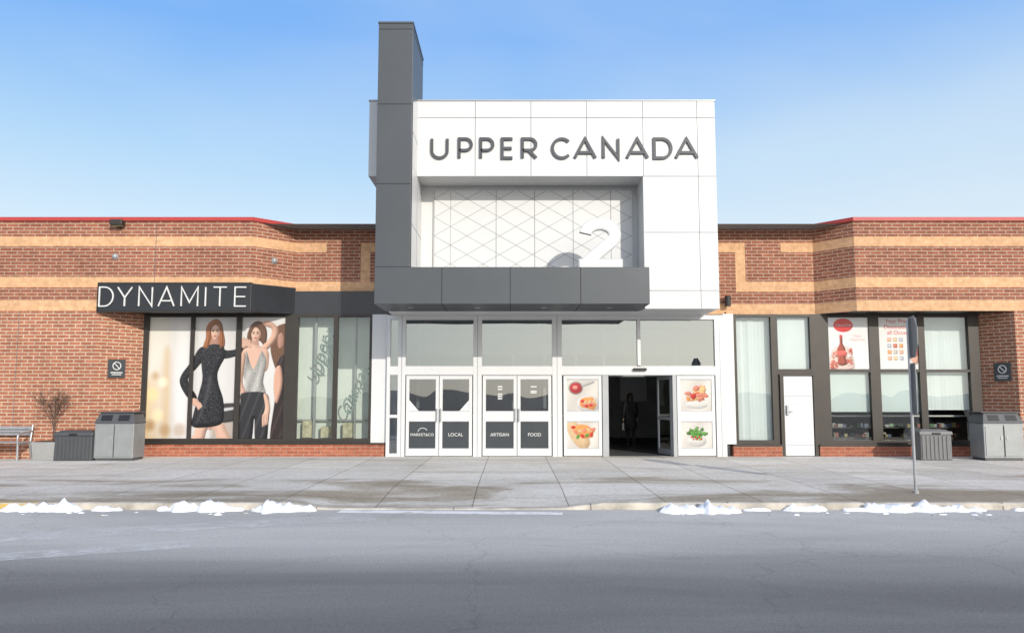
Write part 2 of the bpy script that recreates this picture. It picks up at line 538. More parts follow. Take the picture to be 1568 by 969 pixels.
# ---------------------------------------------------------------- the mall building
mall = empty('shopping_mall')
P1, P2 = 20.4, 21.3
bands_full = [(6.25, 5.82, 'r'), (5.82, 5.56, 'b'), (5.56, 4.74, 'r'), (4.74, 4.465, 'b'), (4.465, 4.12, 'r'), (4.12, 3.845, 'b')]
R, B = [], []
def seg(xa, ya, xb, yb, bands):
    for z1, z0, k in bands:
        (R if k == 'r' else B).append((xa, ya, xb, yb, z0, z1))
seg(-40, P1, -10.82, P1, bands_full)
seg(-10.82, P1, -6.85, P1, bands_full)
seg(-6.85, P1, -5.94, P2, bands_full)
seg(-5.94, P2, -5.11, P2, bands_full)
seg(-5.11, P2, -3.1, P2, [(6.25, 4.74, 'r'), (4.74, 4.465, 'b'), (4.465, 3.845, 'r')])
seg(5.0, P2, 6.14, P2, [(6.25, 5.82, 'r'), (5.82, 5.56, 'b'), (5.56, 4.12, 'r'), (4.12, 3.845, 'b')])
seg(6.14, P2, 6.41, P2, [(6.25, 5.82, 'r'), (5.82, 4.465, 'b'), (4.465, 4.12, 'r'), (4.12, 3.845, 'b')])
seg(6.41, P2, 7.40, P2, [(6.25, 4.74, 'r'), (4.74, 4.465, 'b'), (4.465, 4.12, 'r'), (4.12, 3.845, 'b')])
seg(7.40, P2, 8.28, P2, bands_full)
seg(8.28, P2, 9.03, P1, bands_full)
seg(9.03, P1, 40, P1, bands_full)
quads('parapet_brick_wall', R, M['brick_dark'], mall)
quads('buff_brick_band', B, M['buff'], mall)
quads('buff_band_return', [(-4.16, P2 - .005, -3.9, P2 - .005, 4.745, 5.56), (-4.16, P2 - .005, -3.1, P2 - .005, 5.56, 5.82)], M['buff'], mall)
quads('lower_brick_wall', [(-40, P1, -10.82, P1, -.05, 3.845), (-10.82, P1, -9.97, P2, -.05, 3.845),
                     (12.64, P2, 13.14, P1, -.05, 3.845), (13.14, P1, 40, P1, -.05, 3.845),
                     (-40, 45, -40, P1, -.05, 6.25), (40, P1, 40, 45, -.05, 6.25), (40, 45, -40, 45, -.05, 6.25)], M['brick'], mall)
def coping(path, name):
    V, F = [], []
    for i, (x, y) in enumerate(path):
        V += [(x, y - .05, 6.23), (x, y - .05, 6.33), (x, y + .3, 6.34), (x, y + .3, 6.23)]
    for i in range(len(path) - 1):
        a = 4 * i
        for k in range(4):
            F.append((a + k, a + 4 + k, a + 4 + (k + 1) % 4, a + (k + 1) % 4))
    mk(name, V, F, M['coping'], mall)
coping([(-40, P1), (-6.84, P1), (-5.92, P2), (-3.1, P2)], 'coping_west')
coping([(5.0, P2), (8.26, P2), (9.01, P1), (40, P1)], 'coping_east')
mk('roof', [(-40, 20.6, 6.2), (40, 20.6, 6.2), (40, 45, 6.2), (-40, 45, 6.2)], [(0, 1, 2, 3)], M['roof'], mall)
mk('window_soffit', [(-10.82, P1, 3.845), (-6.85, P1, 3.845), (-5.94, P2, 3.845), (-9.97, P2, 3.845),
                     (9.03, P1, 3.843), (13.14, P1, 3.843), (12.64, P2, 3.843), (8.28, P2, 3.843)], [(0, 1, 2, 3), (4, 5, 6, 7)], M['bronze'], mall)
boxes('movement_joint', [(x, x + .012, P1 - .004, P1 + .002, -.0, 3.84) for x in (-12.9, 14.2)] + [(x, x + .012, P1 - .004, P1 + .002, 4.6, 6.22) for x in (-9.4,)], M['joint'], mall)

# ---- store fascia
so = (-8.83, P1, 4.2)
store = empty('store_sign', so)
def loc(lst, o):
    return [(a - o[0], b - o[0], c - o[1], d - o[1], e - o[2], f - o[2]) for a, b, c, d, e, f in lst]
boxes('sign_board', loc([(-10.80, -6.81, P1 - .09, P1 - .002, 3.83, 4.555)], so), M['signblk'], store, bev=.01)
boxes('sign_frame', loc([(-10.83, -6.80, P1 - .10, P1 - .003, 4.555, 4.58), (-10.83, -6.80, P1 - .10, P1 - .003, 3.80, 3.83), (-10.83, -10.805, P1 - .10, P1 - .003, 3.83, 4.555)], so), M['bronze'], store)
k = .01700
spec = [(c, (a - 784) * k + 8.83, (b - 784) * k + 8.83) for c, a, b in
        [('D', 150, 173), ('Y', 178, 202), ('N', 211, 233), ('A', 241, 267), ('M', 276, 303), ('I', 313, 315.2), ('T', 325, 347), ('E', 358, 377)]]
letters('sign_letters', spec, 3.94 - 4.2, .53, .032, -.125, -.092, M['signwht'], store)
M['signfascia'] = mat('fascia_panel', (.03, .032, .037), .3)
def fascia(xa, ya, xb, yb, z0, z1, name):
    d = Vector((xb - xa, yb - ya, 0)).normalized(); n = Vector((d.y, -d.x, 0)) * .06
    V = []
    for z in (z0, z1):
        V += [(xa + n.x, ya + n.y, z), (xb + n.x, yb + n.y, z), (xb, yb, z), (xa, ya, z)]
    mk(name, V, BF, M['signfascia'], mall)
fascia(-6.86, P1 - .02, -5.95, P2 - .02, 3.835, 4.56, 'fascia_angled')
fascia(-5.93, P2 - .015, -3.1, P2 - .015, 3.835, 4.47, 'fascia_recessed')
boxes('fascia_joint', [(-4.72, -4.71, P2 - .078, P2 - .074, 3.84, 4.46)], M['darkjoint'], mall)

# ---- window walls
def frames(name, posts, rails, yf, m, depth=.12):
    boxes(name + '_posts', [(a, b, yf, yf + depth, z0, z1) for a, b, z0, z1 in posts], m, mall)
    boxes(name + '_rails', [(a, b, yf + .004, yf + depth - .004, z0, z1) for a, b, z0, z1 in rails], m, mall)
YF = 21.2
frames('west_window_frame', [(-9.99, -9.86, .38, 3.84), (-8.72, -8.62, .38, 3.84), (-7.48, -7.34, .38, 3.84), (-6.15, -5.80, .38, 3.84), (-4.84, -4.72, .38, 3.84), (-3.86, -3.79, .38, 3.84)],
       [(-9.98, -3.8, .385, .49), (-9.98, -3.8, 3.76, 3.835)], YF, M['bronze'])
frames('east_window_frame', [(6.0, 6.08, .34, 3.84), (7.02, 7.2, .03, 3.84), (8.08, 8.58, .34, 3.84), (9.68, 9.95, .34, 3.84), (11.01, 11.19, .34, 3.84), (12.38, 12.66, .34, 3.84)],
       [(6.01, 7.1, .345, .45), (6.01, 12.65, 3.76, 3.835), (7.1, 8.2, 2.2, 2.35), (8.4, 12.65, .345, .45), (8.4, 12.65, 2.27, 2.34)], YF, M['bronze'])
boxes('sill_brick_wall', [(-9.98, -3.40, 21.1, 21.36, -.02, .345), (5.9, 7.2, 21.1, 21.36, -.02, .30), (8.2, 12.66, 21.1, 21.36, -.02, .30)], M['sillbrick'], mall)
boxes('sill_cap', [(-9.98, -3.40, 21.07, 21.36, .347, .384), (5.9, 7.2, 21.07, 21.36, .302, .342), (8.2, 12.66, 21.07, 21.36, .302, .342)], M['bronze'], mall)
boxes('white_side_panel', [(-3.785, -3.37, 21.16, 21.3, .385, 3.83), (5.725, 6.0, 21.16, 21.3, .345, 3.845)], M['white'], mall, bev=.006)
G = []
for a, b in [(-5.8, -4.84), (-4.72, -3.86)]:
    G.append((a, 21.27, b, 21.27, .49, 3.76))
G += [(6.08, 21.27, 7.02, 21.27, .45, 3.76), (7.2, 21.27, 8.08, 21.27, 2.35, 3.76)]
for a, b in [(8.58, 9.68), (9.95, 11.01), (11.19, 12.38)]:
    G += [(a, 21.27, b, 21.27, .45, 2.27), (a, 21.27, b, 21.27, 2.34, 3.76)]
quads('shop_window_glass', G, M['glass'], mall)

def curtain(name, x0, x1, y, z0, z1, m, amp=.03, freq=34):
    V, F = [], []
    n = int((x1 - x0) / .02)
    for i in range(n + 1):
        x = x0 + (x1 - x0) * i / n
        yy = y + amp * math.sin(x * freq + 1.3 * math.sin(x * 7)) + .3 * amp * math.sin(x * 61)
        V += [(x, yy, z0), (x, yy + .01, z1)]
    for i in range(n):
        a = 2 * i
        F.append((a, a + 2, a + 3, a + 1))
    mk(name, V, F, m, mall, smooth=True)
curtain('window_curtain', 6.12, 7.05, 21.42, .4, 3.8, M['curtain'], .012, 17)
curtain('window_curtain', 11.15, 12.42, 21.42, 1.25, 3.8, M['curtain'], .006, 12)
box('window_blind', 7.15, 8.12, 21.36, 21.38, 2.3, 3.8, M['curtain'], mall)
box('window_blind', 9.93, 11.05, 21.36, 21.38, 1.2, 2.3, M['blind'], mall)
box('window_blind', 8.56, 9.7, 21.36, 21.38, 1.2, 2.3, M['blind'], mall)
boxes('shop_interior', [(-5.95, -3.5, 21.75, 21.8, 0, 3.9)], M['int_light'], mall)
boxes('shop_interior_column', [(-5.42, -5.36, 21.5, 21.56, .3, 3.8), (-4.30, -4.26, 21.5, 21.56, .3, 3.8), (-5.9, -3.6, 21.6, 21.64, .95, .99)], M['int_mid'], mall)
boxes('shop_interior_display', [(-5.7, -5.45, 21.5, 21.7, .5, .95), (-5.2, -4.95, 21.5, 21.7, .5, .8), (-4.6, -4.35, 21.5, 21.7, .5, .9)], mat('display_stock', (.45, .42, .28), .6, var=.4, scale=9), mall)
boxes('shop_partition', [(-6.0, -5.95, 21.4, 22.4, 0, 3.9), (-3.5, -3.45, 21.4, 27, 0, 3.9), (5.85, 5.9, 21.4, 27, 0, 3.9)], M['int_mid'], mall)
boxes('shop_back_wall', [(5.9, 40, 24.5, 24.6, 0, 3.9), (-40, -6.0, 24.5, 24.6, 0, 3.9)], M['int_dark'], mall)
boxes('shop_floor', [(-40, -3.5, 21.37, 27, -.05, .0), (5.9, 40, 21.37, 27, -.05, .0)], M['int_mid'], mall)
boxes('shop_ceiling', [(-40, -3.5, 21.37, 27, 3.9, 3.95), (5.9, 40, 21.37, 27, 3.9, 3.95)], M['int_mid'], mall)
boxes('display_counter', [(8.5, 12.5, 21.75, 22.1, .1, .5), (8.5, 12.5, 21.85, 22.1, .74, .765)], M['bronze'], mall)
boxes('display_counter_top', [(8.5, 12.5, 21.7, 22.15, 1.06, 1.10)], M['alu'], mall)
gm = [mat('goods_%d' % i, c, .5) for i, c in enumerate([(.22, .05, .035), (.25, .2, .07), (.06, .14, .06), (.25, .25, .23), (.06, .08, .14)])]
for k in range(5):
    L = []
    for i in range(14):
        x = random.uniform(8.6, 12.3); zz = random.choice([.5, .765])
        L.append((x, x + random.uniform(.05, .14), 21.86 + .01 * k, 21.96, zz + .002, zz + random.uniform(.06, .13)))
    boxes('display_goods', L, gm[k], mall)
M['script'] = mat('script_vinyl', (.14, .19, .17), .5)
text('window_lettering', 'Upper', -5.12, 21.262, 2.75, .52, M['script'], mall, ry=-math.radians(76), shear=.5)
text('window_lettering', 'Canada', -4.22, 21.262, 1.75, .48, M['script'], mall, ry=-math.radians(66), shear=.5)

# ---- staff door
boxes('staff_door', [(7.31, 8.09, 21.18, 21.23, .045, 2.16)], M['alu'], mall, bev=.008)
boxes('staff_door_frame', [(7.205, 7.30, 21.14, 21.3, -.01, 2.2), (8.10, 8.2, 21.14, 21.3, -.01, 2.2)], M['bronze'], mall)
boxes('staff_door_frame_head', [(7.2, 8.2, 21.143, 21.3, 2.17, 2.215)], M['bronze'], mall)
boxes('staff_door_rail', [(7.34, 8.06, 21.174, 21.179, 1.62, 1.64), (7.34, 8.06, 21.174, 21.179, .32, .34), (7.34, 8.06, 21.174, 21.179, 1.40, 1.412)], M['alugrey'], mall)
boxes('staff_door_handle', [(7.36, 7.42, 21.12, 21.18, 1.12, 1.38), (7.36, 7.52, 21.11, 21.13, 1.2, 1.24)], M['alugrey'], mall, bev=.006)

# ---- portal
fr, bk = 19.5, 22.3
box('portal_fascia', -3.66, 5.2, fr, bk, 7.19, 9.16, M['white'], mall, bev=.01)
box('portal_leg', 3.33, 5.2, fr, bk, 3.80, 7.187, M['white'], mall, bev=.01)
box('portal_recess_wall', -3.2, 3.34, 20.5, bk, 3.9, 7.186, M['white'], mall)
box('portal_cap', -3.68, 5.22, fr - .02, bk + .02, 9.162, 9.19, M['alugrey'], mall)
box('tower', -3.26, -2.42, 18.4, 20.56, 4.684, 10.70, M['dark'], mall, bev=.008)
box('tower_cap', -3.275, -2.405, 18.385, 20.575, 10.70, 10.745, M['dark'], mall)
mk('tower_return_panel', [(-2.408, 18.47, 4.69), (-2.408, 20.5, 4.69), (-2.408, 20.5, 7.187), (-2.408, 18.47, 7.187)], [(0, 1, 2, 3)], M['white'], mall)
mk('tower_return_panel', [(-2.408, 18.47, 7.195), (-2.408, 19.5, 7.195), (-2.408, 19.5, 9.16), (-2.408, 18.47, 8.75)], [(0, 1, 2, 3)], M['white'], mall)
box('canopy', -3.26, 3.26, 18.4, 20.1, 3.80, 4.68, M['dark'], mall, bev=.008)
box('canopy_deck', -3.2, 3.33, 20.102, 20.6, 3.9, 4.6, M['white'], mall)
box('portal_soffit', -3.2, 5.19, 20.104, 21.3, 3.803, 3.88, M['white'], mall)
box('portal_side_wall', -3.24, -3.1, 20.6, 22.3, 3.81, 7.1, M['white'], mall)
J = []
for x in (-.94, .485, 1.91, 3.35, 4.74):
    J.append((x - .008, x + .008, fr - .003, fr + .001, 7.20, 9.15))
J += [(-2.40, 5.19, fr - .004, fr + .001, 8.715, 8.731), (3.345, 5.19, fr - .004, fr + .001, 7.181, 7.197), (3.345, 5.19, fr - .004, fr + .001, 5.734, 5.750), (3.345, 5.19, fr - .004, fr + .001, 4.254, 4.270),
      (4.732, 4.748, fr - .003, fr + .001, 3.82, 7.18)]
for z in (5.74, 8.0):
    J.append((-2.407, -2.404, 18.5, 19.48 if z > 7 else 20.45, z, z + .012))
J.append((-2.407, -2.404, 19.5, 19.512, 4.7, 7.18))
boxes('white_panel_joint', J, M['jointw'], mall)
J = [(-3.25, -2.43, 18.396, 18.401, z, z + .016) for z in (6.69, 8.66, 10.55)]
J += [(-2.421, -2.4155, 18.41, 20.55, z, z + .016) for z in (10.55,)]
J += [(x, x + .016, 18.396, 18.401, 3.81, 4.67) for x in (-1.67, -.05, 1.62)]
J += [(x, x + .016, 18.41, 20.08, 3.796, 3.801) for x in (-1.67, -.05, 1.62)]
boxes('dark_panel_joint', J, M['darkjoint'], mall)
V, F = [], []
for x in (-2.5, -.85, .8, 2.4):
    b = len(V)
    for i in range(14):
        t = i / 14 * 2 * math.pi
        V.append((x + .07 * math.cos(t), 19.2 + .07 * math.sin(t), 3.794))
    F.append(tuple(range(b, b + 14)))
mk('canopy_downlight', V, F, M['alu'], mall)

box('screen_panel', -2.08, 3.19, 20.43, 20.49, 4.62, 7.08, M['white'], mall)
M['pattern'] = mat('screen_pattern', (.27, .285, .295), .5)
x0, x1, z0, z1 = -2.06, 3.17, 4.64, 7.06
E = {}
r_ = .50
wd = math.sqrt(3) * r_
def pt(p):
    return (round(p[0], 2), round(p[1], 2))
def addE(a, b):
    key = tuple(sorted((pt(a), pt(b))))
    E[key] = (tuple(a), tuple(b))
for row in range(-1, 8):
    for c in range(-1, 12):
        cx = x0 + c * wd + (wd / 2 if row % 2 else 0)
        cz = z0 + .2 + row * 1.5 * r_
        P = [(cx + r_ * math.sin(math.radians(60 * i)), cz + r_ * math.cos(math.radians(60 * i))) for i in range(6)]
        for i in range(6):
            addE(P[i], P[(i + 1) % 6])
            addE((cx, cz), P[i])
def clipseg(a, b):
    t0, t1 = 0.0, 1.0
    dx, dz = b[0] - a[0], b[1] - a[1]
    for p, q in ((-dx, a[0] - x0), (dx, x1 - a[0]), (-dz, a[1] - z0), (dz, z1 - a[1])):
        if abs(p) < 1e-9:
            if q < 0: return None
            continue
        r = q / p
        if p < 0: t0 = max(t0, r)
        else: t1 = min(t1, r)
    if t1 - t0 < .03: return None
    return (a[0] + dx * t0, a[1] + dz * t0), (a[0] + dx * t1, a[1] + dz * t1)
V, F = [], []
kk = 0
for key in sorted(E):
    a, b = E[key]
    if abs(a[0] - b[0]) < .02 and kk % 3 == 2 :
        kk += 1
        continue
    cs = clipseg(a, b)
    if not cs: continue
    kk += 1
    stroke_geo(V, F, list(cs), .012, 0, 0, 20.427 - .0004 * (kk % 5), 20.4305)
for x in (-.42, .6, 1.62, 2.62):
    stroke_geo(V, F, [(x, z0), (x, z1)], .018, 0, 0, 20.424, 20.4305)
mk('screen_lattice', V, F, M['pattern'], mall)

# ---- mall name sign
ns = empty('mall_name_sign', (1.33, fr, 7.9))
k = 19.45 / 1169
spec = [(c, (a - 784) * k - 1.33, (b - 784) * k - 1.33) for c, a, b in
        [('U', 659, 687), ('P', 701, 724), ('P', 734, 757), ('E', 767, 787), ('R', 798, 823),
         ('C', 844, 876), ('A', 878, 914), ('N', 922, 949), ('A', 958, 994), ('D', 1000, 1030), ('A', 1033, 1070)]]
letters('raised_letters', spec, 7.62 - 7.9, .57, .072, -.055, -.012, M['letter'], ns)

# ---- number 2
num = empty('entrance_number_sign', (1.58, 18.95, 4.69))
def two(name, w, yf, yb, m):
    V, F = [], []
    top = arc(.58, .88, .36, .27, 175, -38, 22) + [(.20, .15)]
    stroke_geo(V, F, top, w, 0, 0, yf, yb)
    stroke_geo(V, F, [(.07 - (w - .25) / 2, .125), (1.10 + (w - .25) / 2, .125)], w, 0, 0, yf - .003, yb + .003)
    mk(name, V, F, m, num)
two('number_edge', .30, -.05, .10, M['alugrey'])
two('number_face', .25, -.062, .02, M['signwht'])
box('number_base', .0, 1.16, -.02, .08, -.01, .012, M['alugrey'], num)

# ---- entrance doors
DF = 21.05
posts = [(-3.36, -3.27, -.01, 3.8), (-3.06, -2.86, -.01, 3.8), (-1.04, -.81, -.01, 3.8), (1.08, 1.34, -.01, 3.8), (5.45, 5.72, -.01, 3.8), (3.37, 3.46, 2.44, 3.7)]
boxes('entrance_posts', [(a, b, DF, DF + .14, z0, z1) for a, b, z0, z1 in posts], M['alu'], mall, bev=.005)
boxes('entrance_rails', [(-3.35, 5.71, DF + .005, DF + .135, 3.68, 3.80), (-3.35, 5.71, DF + .005, DF + .135, 2.2, 2.42)], M['alu'], mall)
boxes('entrance_post_grooves', [((a + b) / 2 - .01, (a + b) / 2 + .01, DF - .003, DF + .001, z0 + .02, z1 - .02) for a, b, z0, z1 in posts[1:5]], M['alugrey'], mall)
boxes('entrance_rail_shadow_gap', [(-3.35, 5.71, DF + .002, DF + .006, 2.18, 2.2)], M['alugrey'], mall)
boxes('automatic_door_sensor', [(3.25, 3.6, DF - .09, DF + .005, 2.30, 2.37)], M['black'], mall, bev=.01)
TG = [(-2.86, -1.04), (-.81, 1.08), (1.34, 3.37), (3.46, 5.45)]
quads('transom_glass', [(a, DF + .07, b, DF + .07, 2.42, 3.68) for a, b in TG] + [(-3.27, DF + .07, -3.06, DF + .07, 0, 3.68)], M['glassr'], mall)
boxes('transom_gasket', [(a, b, DF + .05, DF + .066, z, z + .018) for a, b in TG for z in (2.421, 3.66)], M['alugrey'], mall)
boxes('sidelight_rails', [(-3.27, -3.06, DF + .01, DF + .12, z, z + .08) for z in (.03, 1.05)], M['alu'], mall)

def empty_child(name, parent):
    e = bpy.data.objects.new(name, None)
    return link(e, parent)
def leaf(name, x0, x1, y, glass=True, zt=2.18):
    s = .085
    p = empty_child(name, mall)
    L = [(x0, x0 + s, y, y + .05, .045, zt), (x1 - s, x1, y, y + .05, .045, zt)]
    Rl = [(x0 + s, x1 - s, y + .003, y + .047, .047, .235), (x0 + s, x1 - s, y + .003, y + .047, .96, 1.22), (x0 + s, x1 - s, y + .003, y + .047, zt - .1, zt - .002)]
    boxes(name + '_stiles', L, M['alu'], p, bev=.004)
    boxes(name + '_rails', Rl, M['alu'], p)
    boxes(name + '_gasket', [(x0 + s, x1 - s, y + .0, y + .02, zz, zz + .012) for zz in (1.221, zt - .113, .236, .947)], M['alugrey'], p)
    if glass:
        quads(name + '_glass', [(x0 + s, y + .025, x1 - s, y + .025, .235, .96), (x0 + s, y + .025, x1 - s, y + .025, 1.22, zt - .1)], M['glassd'], p)
    return p
words = ['MARKET&CO', 'LOCAL', 'ARTISAN', 'FOOD']
doors = [(-2.835, -1.957), (-1.943, -1.065), (-.785, .128), (.142, 1.055)]
for i, (a, b) in enumerate(doors):
    p = leaf('entrance_door', a, b, DF + .03)
    box('door_decal', a + .087, b - .087, DF + .048, DF + .052, .24, .955, M['decal'], p)
    text('door_lettering', words[i], (a + b) / 2, DF + .045, .60, .125 if i else .105, M['signwht'], p)
    hx = b - .045 if i % 2 == 0 else a + .045
    cyl('door_pull', (hx, DF - .03, .95), (hx, DF - .03, 1.30), .014, M['galv'], p)
    boxes('door_pull_mount', [(hx - .01, hx + .01, DF - .03, DF + .03, z, z + .02) for z in (.98, 1.24)], M['galv'], p)
boxes('door_notice', [(-.38, -.26, DF + .048, DF + .05, z, z + .035) for z in (1.86, 1.79, 1.66, 1.60, 1.54)] + [(.5, .66, DF + .048, DF + .05, z, z + .03) for z in (1.86, 1.74, 1.70)], M['alu'], mall)
V, F = [], []
stroke_geo(V, F, arc(-2.38, .66, .13, .12, 30, 170, 12), .014, 0, 0, DF + .044, DF + .047)
mk('door_logo', V, F, M['signwht'], mall)
V, F = [], []
for a, b, s in ((doors[0][0] + .085, doors[0][1] - .085, 1), (doors[1][0] + .085, doors[1][1] - .085, -1)):
    xx = a if s > 0 else b
    i0 = len(V)
    V += [(xx, DF + .049, 1.225), (xx + s * .26, DF + .049, 1.225), (xx, DF + .049, 1.52)]
    F.append((i0, i0 + 1, i0 + 2))
mk('door_corner_reflection', V, F, M['signwht'], mall)  # white triangles painted in as the road's reflection on the door glass
leaf('entrance_side_panel', 1.38, 2.40, DF + .03, False)
leaf('entrance_side_panel', 4.42, 5.43, DF + .03, False)
boxes('opening_jamb', [(2.42, 2.58, DF + .01, DF + .14, -.01, 2.2), (4.30, 4.40, DF + .01, DF + .14, -.01, 2.2)], M['alugrey'], mall)
for hx, hy, ang in ((4.30, DF + .14, 103), (2.58, DF + .14, 88)):
    e = empty_child('open_door_leaf', mall)
    e.location = (hx, hy, 0)
    e.rotation_euler = (0, 0, math.radians(ang))
    boxes('leaf_frame', [(0, .06, 0, .04, .05, 2.15), (.84, .9, 0, .04, .05, 2.15), (.06, .84, .003, .037, .053, .2), (.06, .84, .003, .037, 2.07, 2.147), (.06, .84, .003, .037, .98, 1.06)], M['alugrey'], e)
    quads('leaf_glass', [(.06, .02, .84, .02, .2, .98), (.06, .02, .84, .02, 1.06, 2.07)], M['glassd'], e)

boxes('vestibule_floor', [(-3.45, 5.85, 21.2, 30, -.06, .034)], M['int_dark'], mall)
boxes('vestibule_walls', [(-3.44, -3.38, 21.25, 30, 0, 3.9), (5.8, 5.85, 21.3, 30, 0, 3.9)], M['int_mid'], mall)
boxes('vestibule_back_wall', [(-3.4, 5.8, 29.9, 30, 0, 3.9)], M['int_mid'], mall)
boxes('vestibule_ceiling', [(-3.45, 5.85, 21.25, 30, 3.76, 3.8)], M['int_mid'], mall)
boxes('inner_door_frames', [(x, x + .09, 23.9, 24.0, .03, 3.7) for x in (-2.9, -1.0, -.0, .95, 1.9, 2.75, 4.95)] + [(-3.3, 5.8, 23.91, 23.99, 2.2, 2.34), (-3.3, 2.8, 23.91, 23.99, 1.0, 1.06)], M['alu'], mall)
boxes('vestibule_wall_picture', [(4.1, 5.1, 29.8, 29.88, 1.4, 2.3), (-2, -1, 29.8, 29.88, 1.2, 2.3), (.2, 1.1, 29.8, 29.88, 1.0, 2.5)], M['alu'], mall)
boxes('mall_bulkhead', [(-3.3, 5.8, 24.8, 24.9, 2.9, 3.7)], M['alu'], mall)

# ---------------------------------------------------------------- printed posters (painted per-vertex on a fine flat sheet)
def catmull(pts, n=5):
    out = []
    L = len(pts)
    for i in range(L):
        p0, p1, p2, p3 = [Vector(pts[(i + q) % L]) for q in (-1, 0, 1, 2)]
        for s in range(n):
            t = s / n
            out.append(tuple(.5 * ((2 * p1) + (-p0 + p2) * t + (2 * p0 - 5 * p1 + 4 * p2 - p3) * t * t + (-p0 + 3 * p1 - 3 * p2 + p3) * t ** 3)))
    return out
RNG = np.random.RandomState(3)
class Canvas:
    def __init__(s, w, h, res, bg):
        s.w, s.h, s.res = w, h, res
        s.nx, s.ny = int(w * res) + 1, int(h * res) + 1
        s.X, s.Y = np.meshgrid(np.linspace(0, w, s.nx), np.linspace(0, h, s.ny))
        s.I = np.ones((s.ny, s.nx, 3)) * np.array(bg)
        s.noise = RNG.rand(s.ny, s.nx)
    def fill(s, pts, col, soft=.5, shade=.35, sw=5.0, smooth=True, light=(-.55, -.6), tex=None, alpha=1.0):
        P = np.array(catmull(pts) if smooth else pts, float)
        m = soft + 1
        ix0 = max(0, int((P[:, 0].min() - m) * s.res)); ix1 = min(s.nx, int((P[:, 0].max() + m) * s.res) + 2)
        iy0 = max(0, int((P[:, 1].min() - m) * s.res)); iy1 = min(s.ny, int((P[:, 1].max() + m) * s.res) + 2)
        if ix1 <= ix0 or iy1 <= iy0: return
        X = s.X[iy0:iy1, ix0:ix1]; Y = s.Y[iy0:iy1, ix0:ix1]
        D = np.full(X.shape, 1e9); ins = np.zeros(X.shape, bool)
        GX = np.zeros(X.shape); GY = np.zeros(X.shape)
        n = len(P)
        for i in range(n):
            a = P[i]; b = P[(i + 1) % n]
            ab = b - a; L2 = ab.dot(ab)
            if L2 < 1e-9: continue
            t = np.clip(((X - a[0]) * ab[0] + (Y - a[1]) * ab[1]) / L2, 0, 1)
            dx = X - (a[0] + t * ab[0]); dy = Y - (a[1] + t * ab[1])
            d = np.sqrt(dx * dx + dy * dy)
            k = d < D
            D = np.where(k, d, D); GX = np.where(k, dx, GX); GY = np.where(k, dy, GY)
            c = ((a[1] > Y) != (b[1] > Y))
            with np.errstate(divide='ignore', invalid='ignore'):
                xi = a[0] + (Y - a[1]) * ab[0] / (ab[1] if abs(ab[1]) > 1e-9 else 1e-9)
            ins ^= (c & (X < xi))
        sd = np.where(ins, D, -D)
        A = np.clip(sd / (2 * soft) + .5, 0, 1)[..., None] * alpha
        q = np.clip(sd / sw, 0, 1)
        ln = np.maximum(D, 1e-6)
        nxn, nyn = -GX / ln, -GY / ln
        lit = (nxn * light[0] + nyn * light[1]) * (1 - q)
        sh = 1 - shade * .5 * (1 - q) + shade * lit
        if tex == 'hair':
            f = np.sin(X * 2.1 + 1.4 * np.sin(Y * .12) + Y * .06) * .25 + np.sin(X * 4.7 + Y * .1) * .15
            sh = sh * (1 + f)
        elif tex == 'sparkle':
            nn = s.noise[iy0:iy1, ix0:ix1]
            sh = sh * (.6 + 4.5 * (nn > .88))
        elif tex == 'sequin':
            nn = s.noise[iy0:iy1, ix0:ix1]
            sh = sh * (.6 + .9 * nn + .25 * np.sin(X * .35 + Y * .12))
        elif tex == 'cloth':
            sh = sh * (1 + .9 * np.maximum(0, np.sin(X * .45 + Y * .16)) ** 3)
        elif tex == 'food':
            nn = s.noise[iy0:iy1, ix0:ix1]
            sh = sh * (.75 + .5 * nn)
        C = np.array(col)[None, None, :] * sh[..., None]
        s.I[iy0:iy1, ix0:ix1] = s.I[iy0:iy1, ix0:ix1] * (1 - A) + C * A
    def ell(s, cx, cy, rx, ry, col, rot=0, wob=0, **k):
        P = []
        for i in range(14):
            t = i / 14 * 2 * math.pi
            q = 1 + wob * noise.noise(Vector((cx + 3 * math.cos(t), cy + 3 * math.sin(t), 2)))
            a, b = rx * q * math.cos(t), ry * q * math.sin(t)
            P.append((cx + a * math.cos(rot) - b * math.sin(rot), cy + a * math.sin(rot) + b * math.cos(rot)))
        k.setdefault('sw', max(1, min(rx, ry)))
        s.fill(P, col, **k)
mprint, _nt, _b = newmat('printed_vinyl')
_a = N(_nt, 'ShaderNodeVertexColor'); _a.layer_name = 'print'
_nt.links.new(_a.outputs[0], _b.inputs['Base Color'])
_b.inputs['Roughness'].default_value = .22
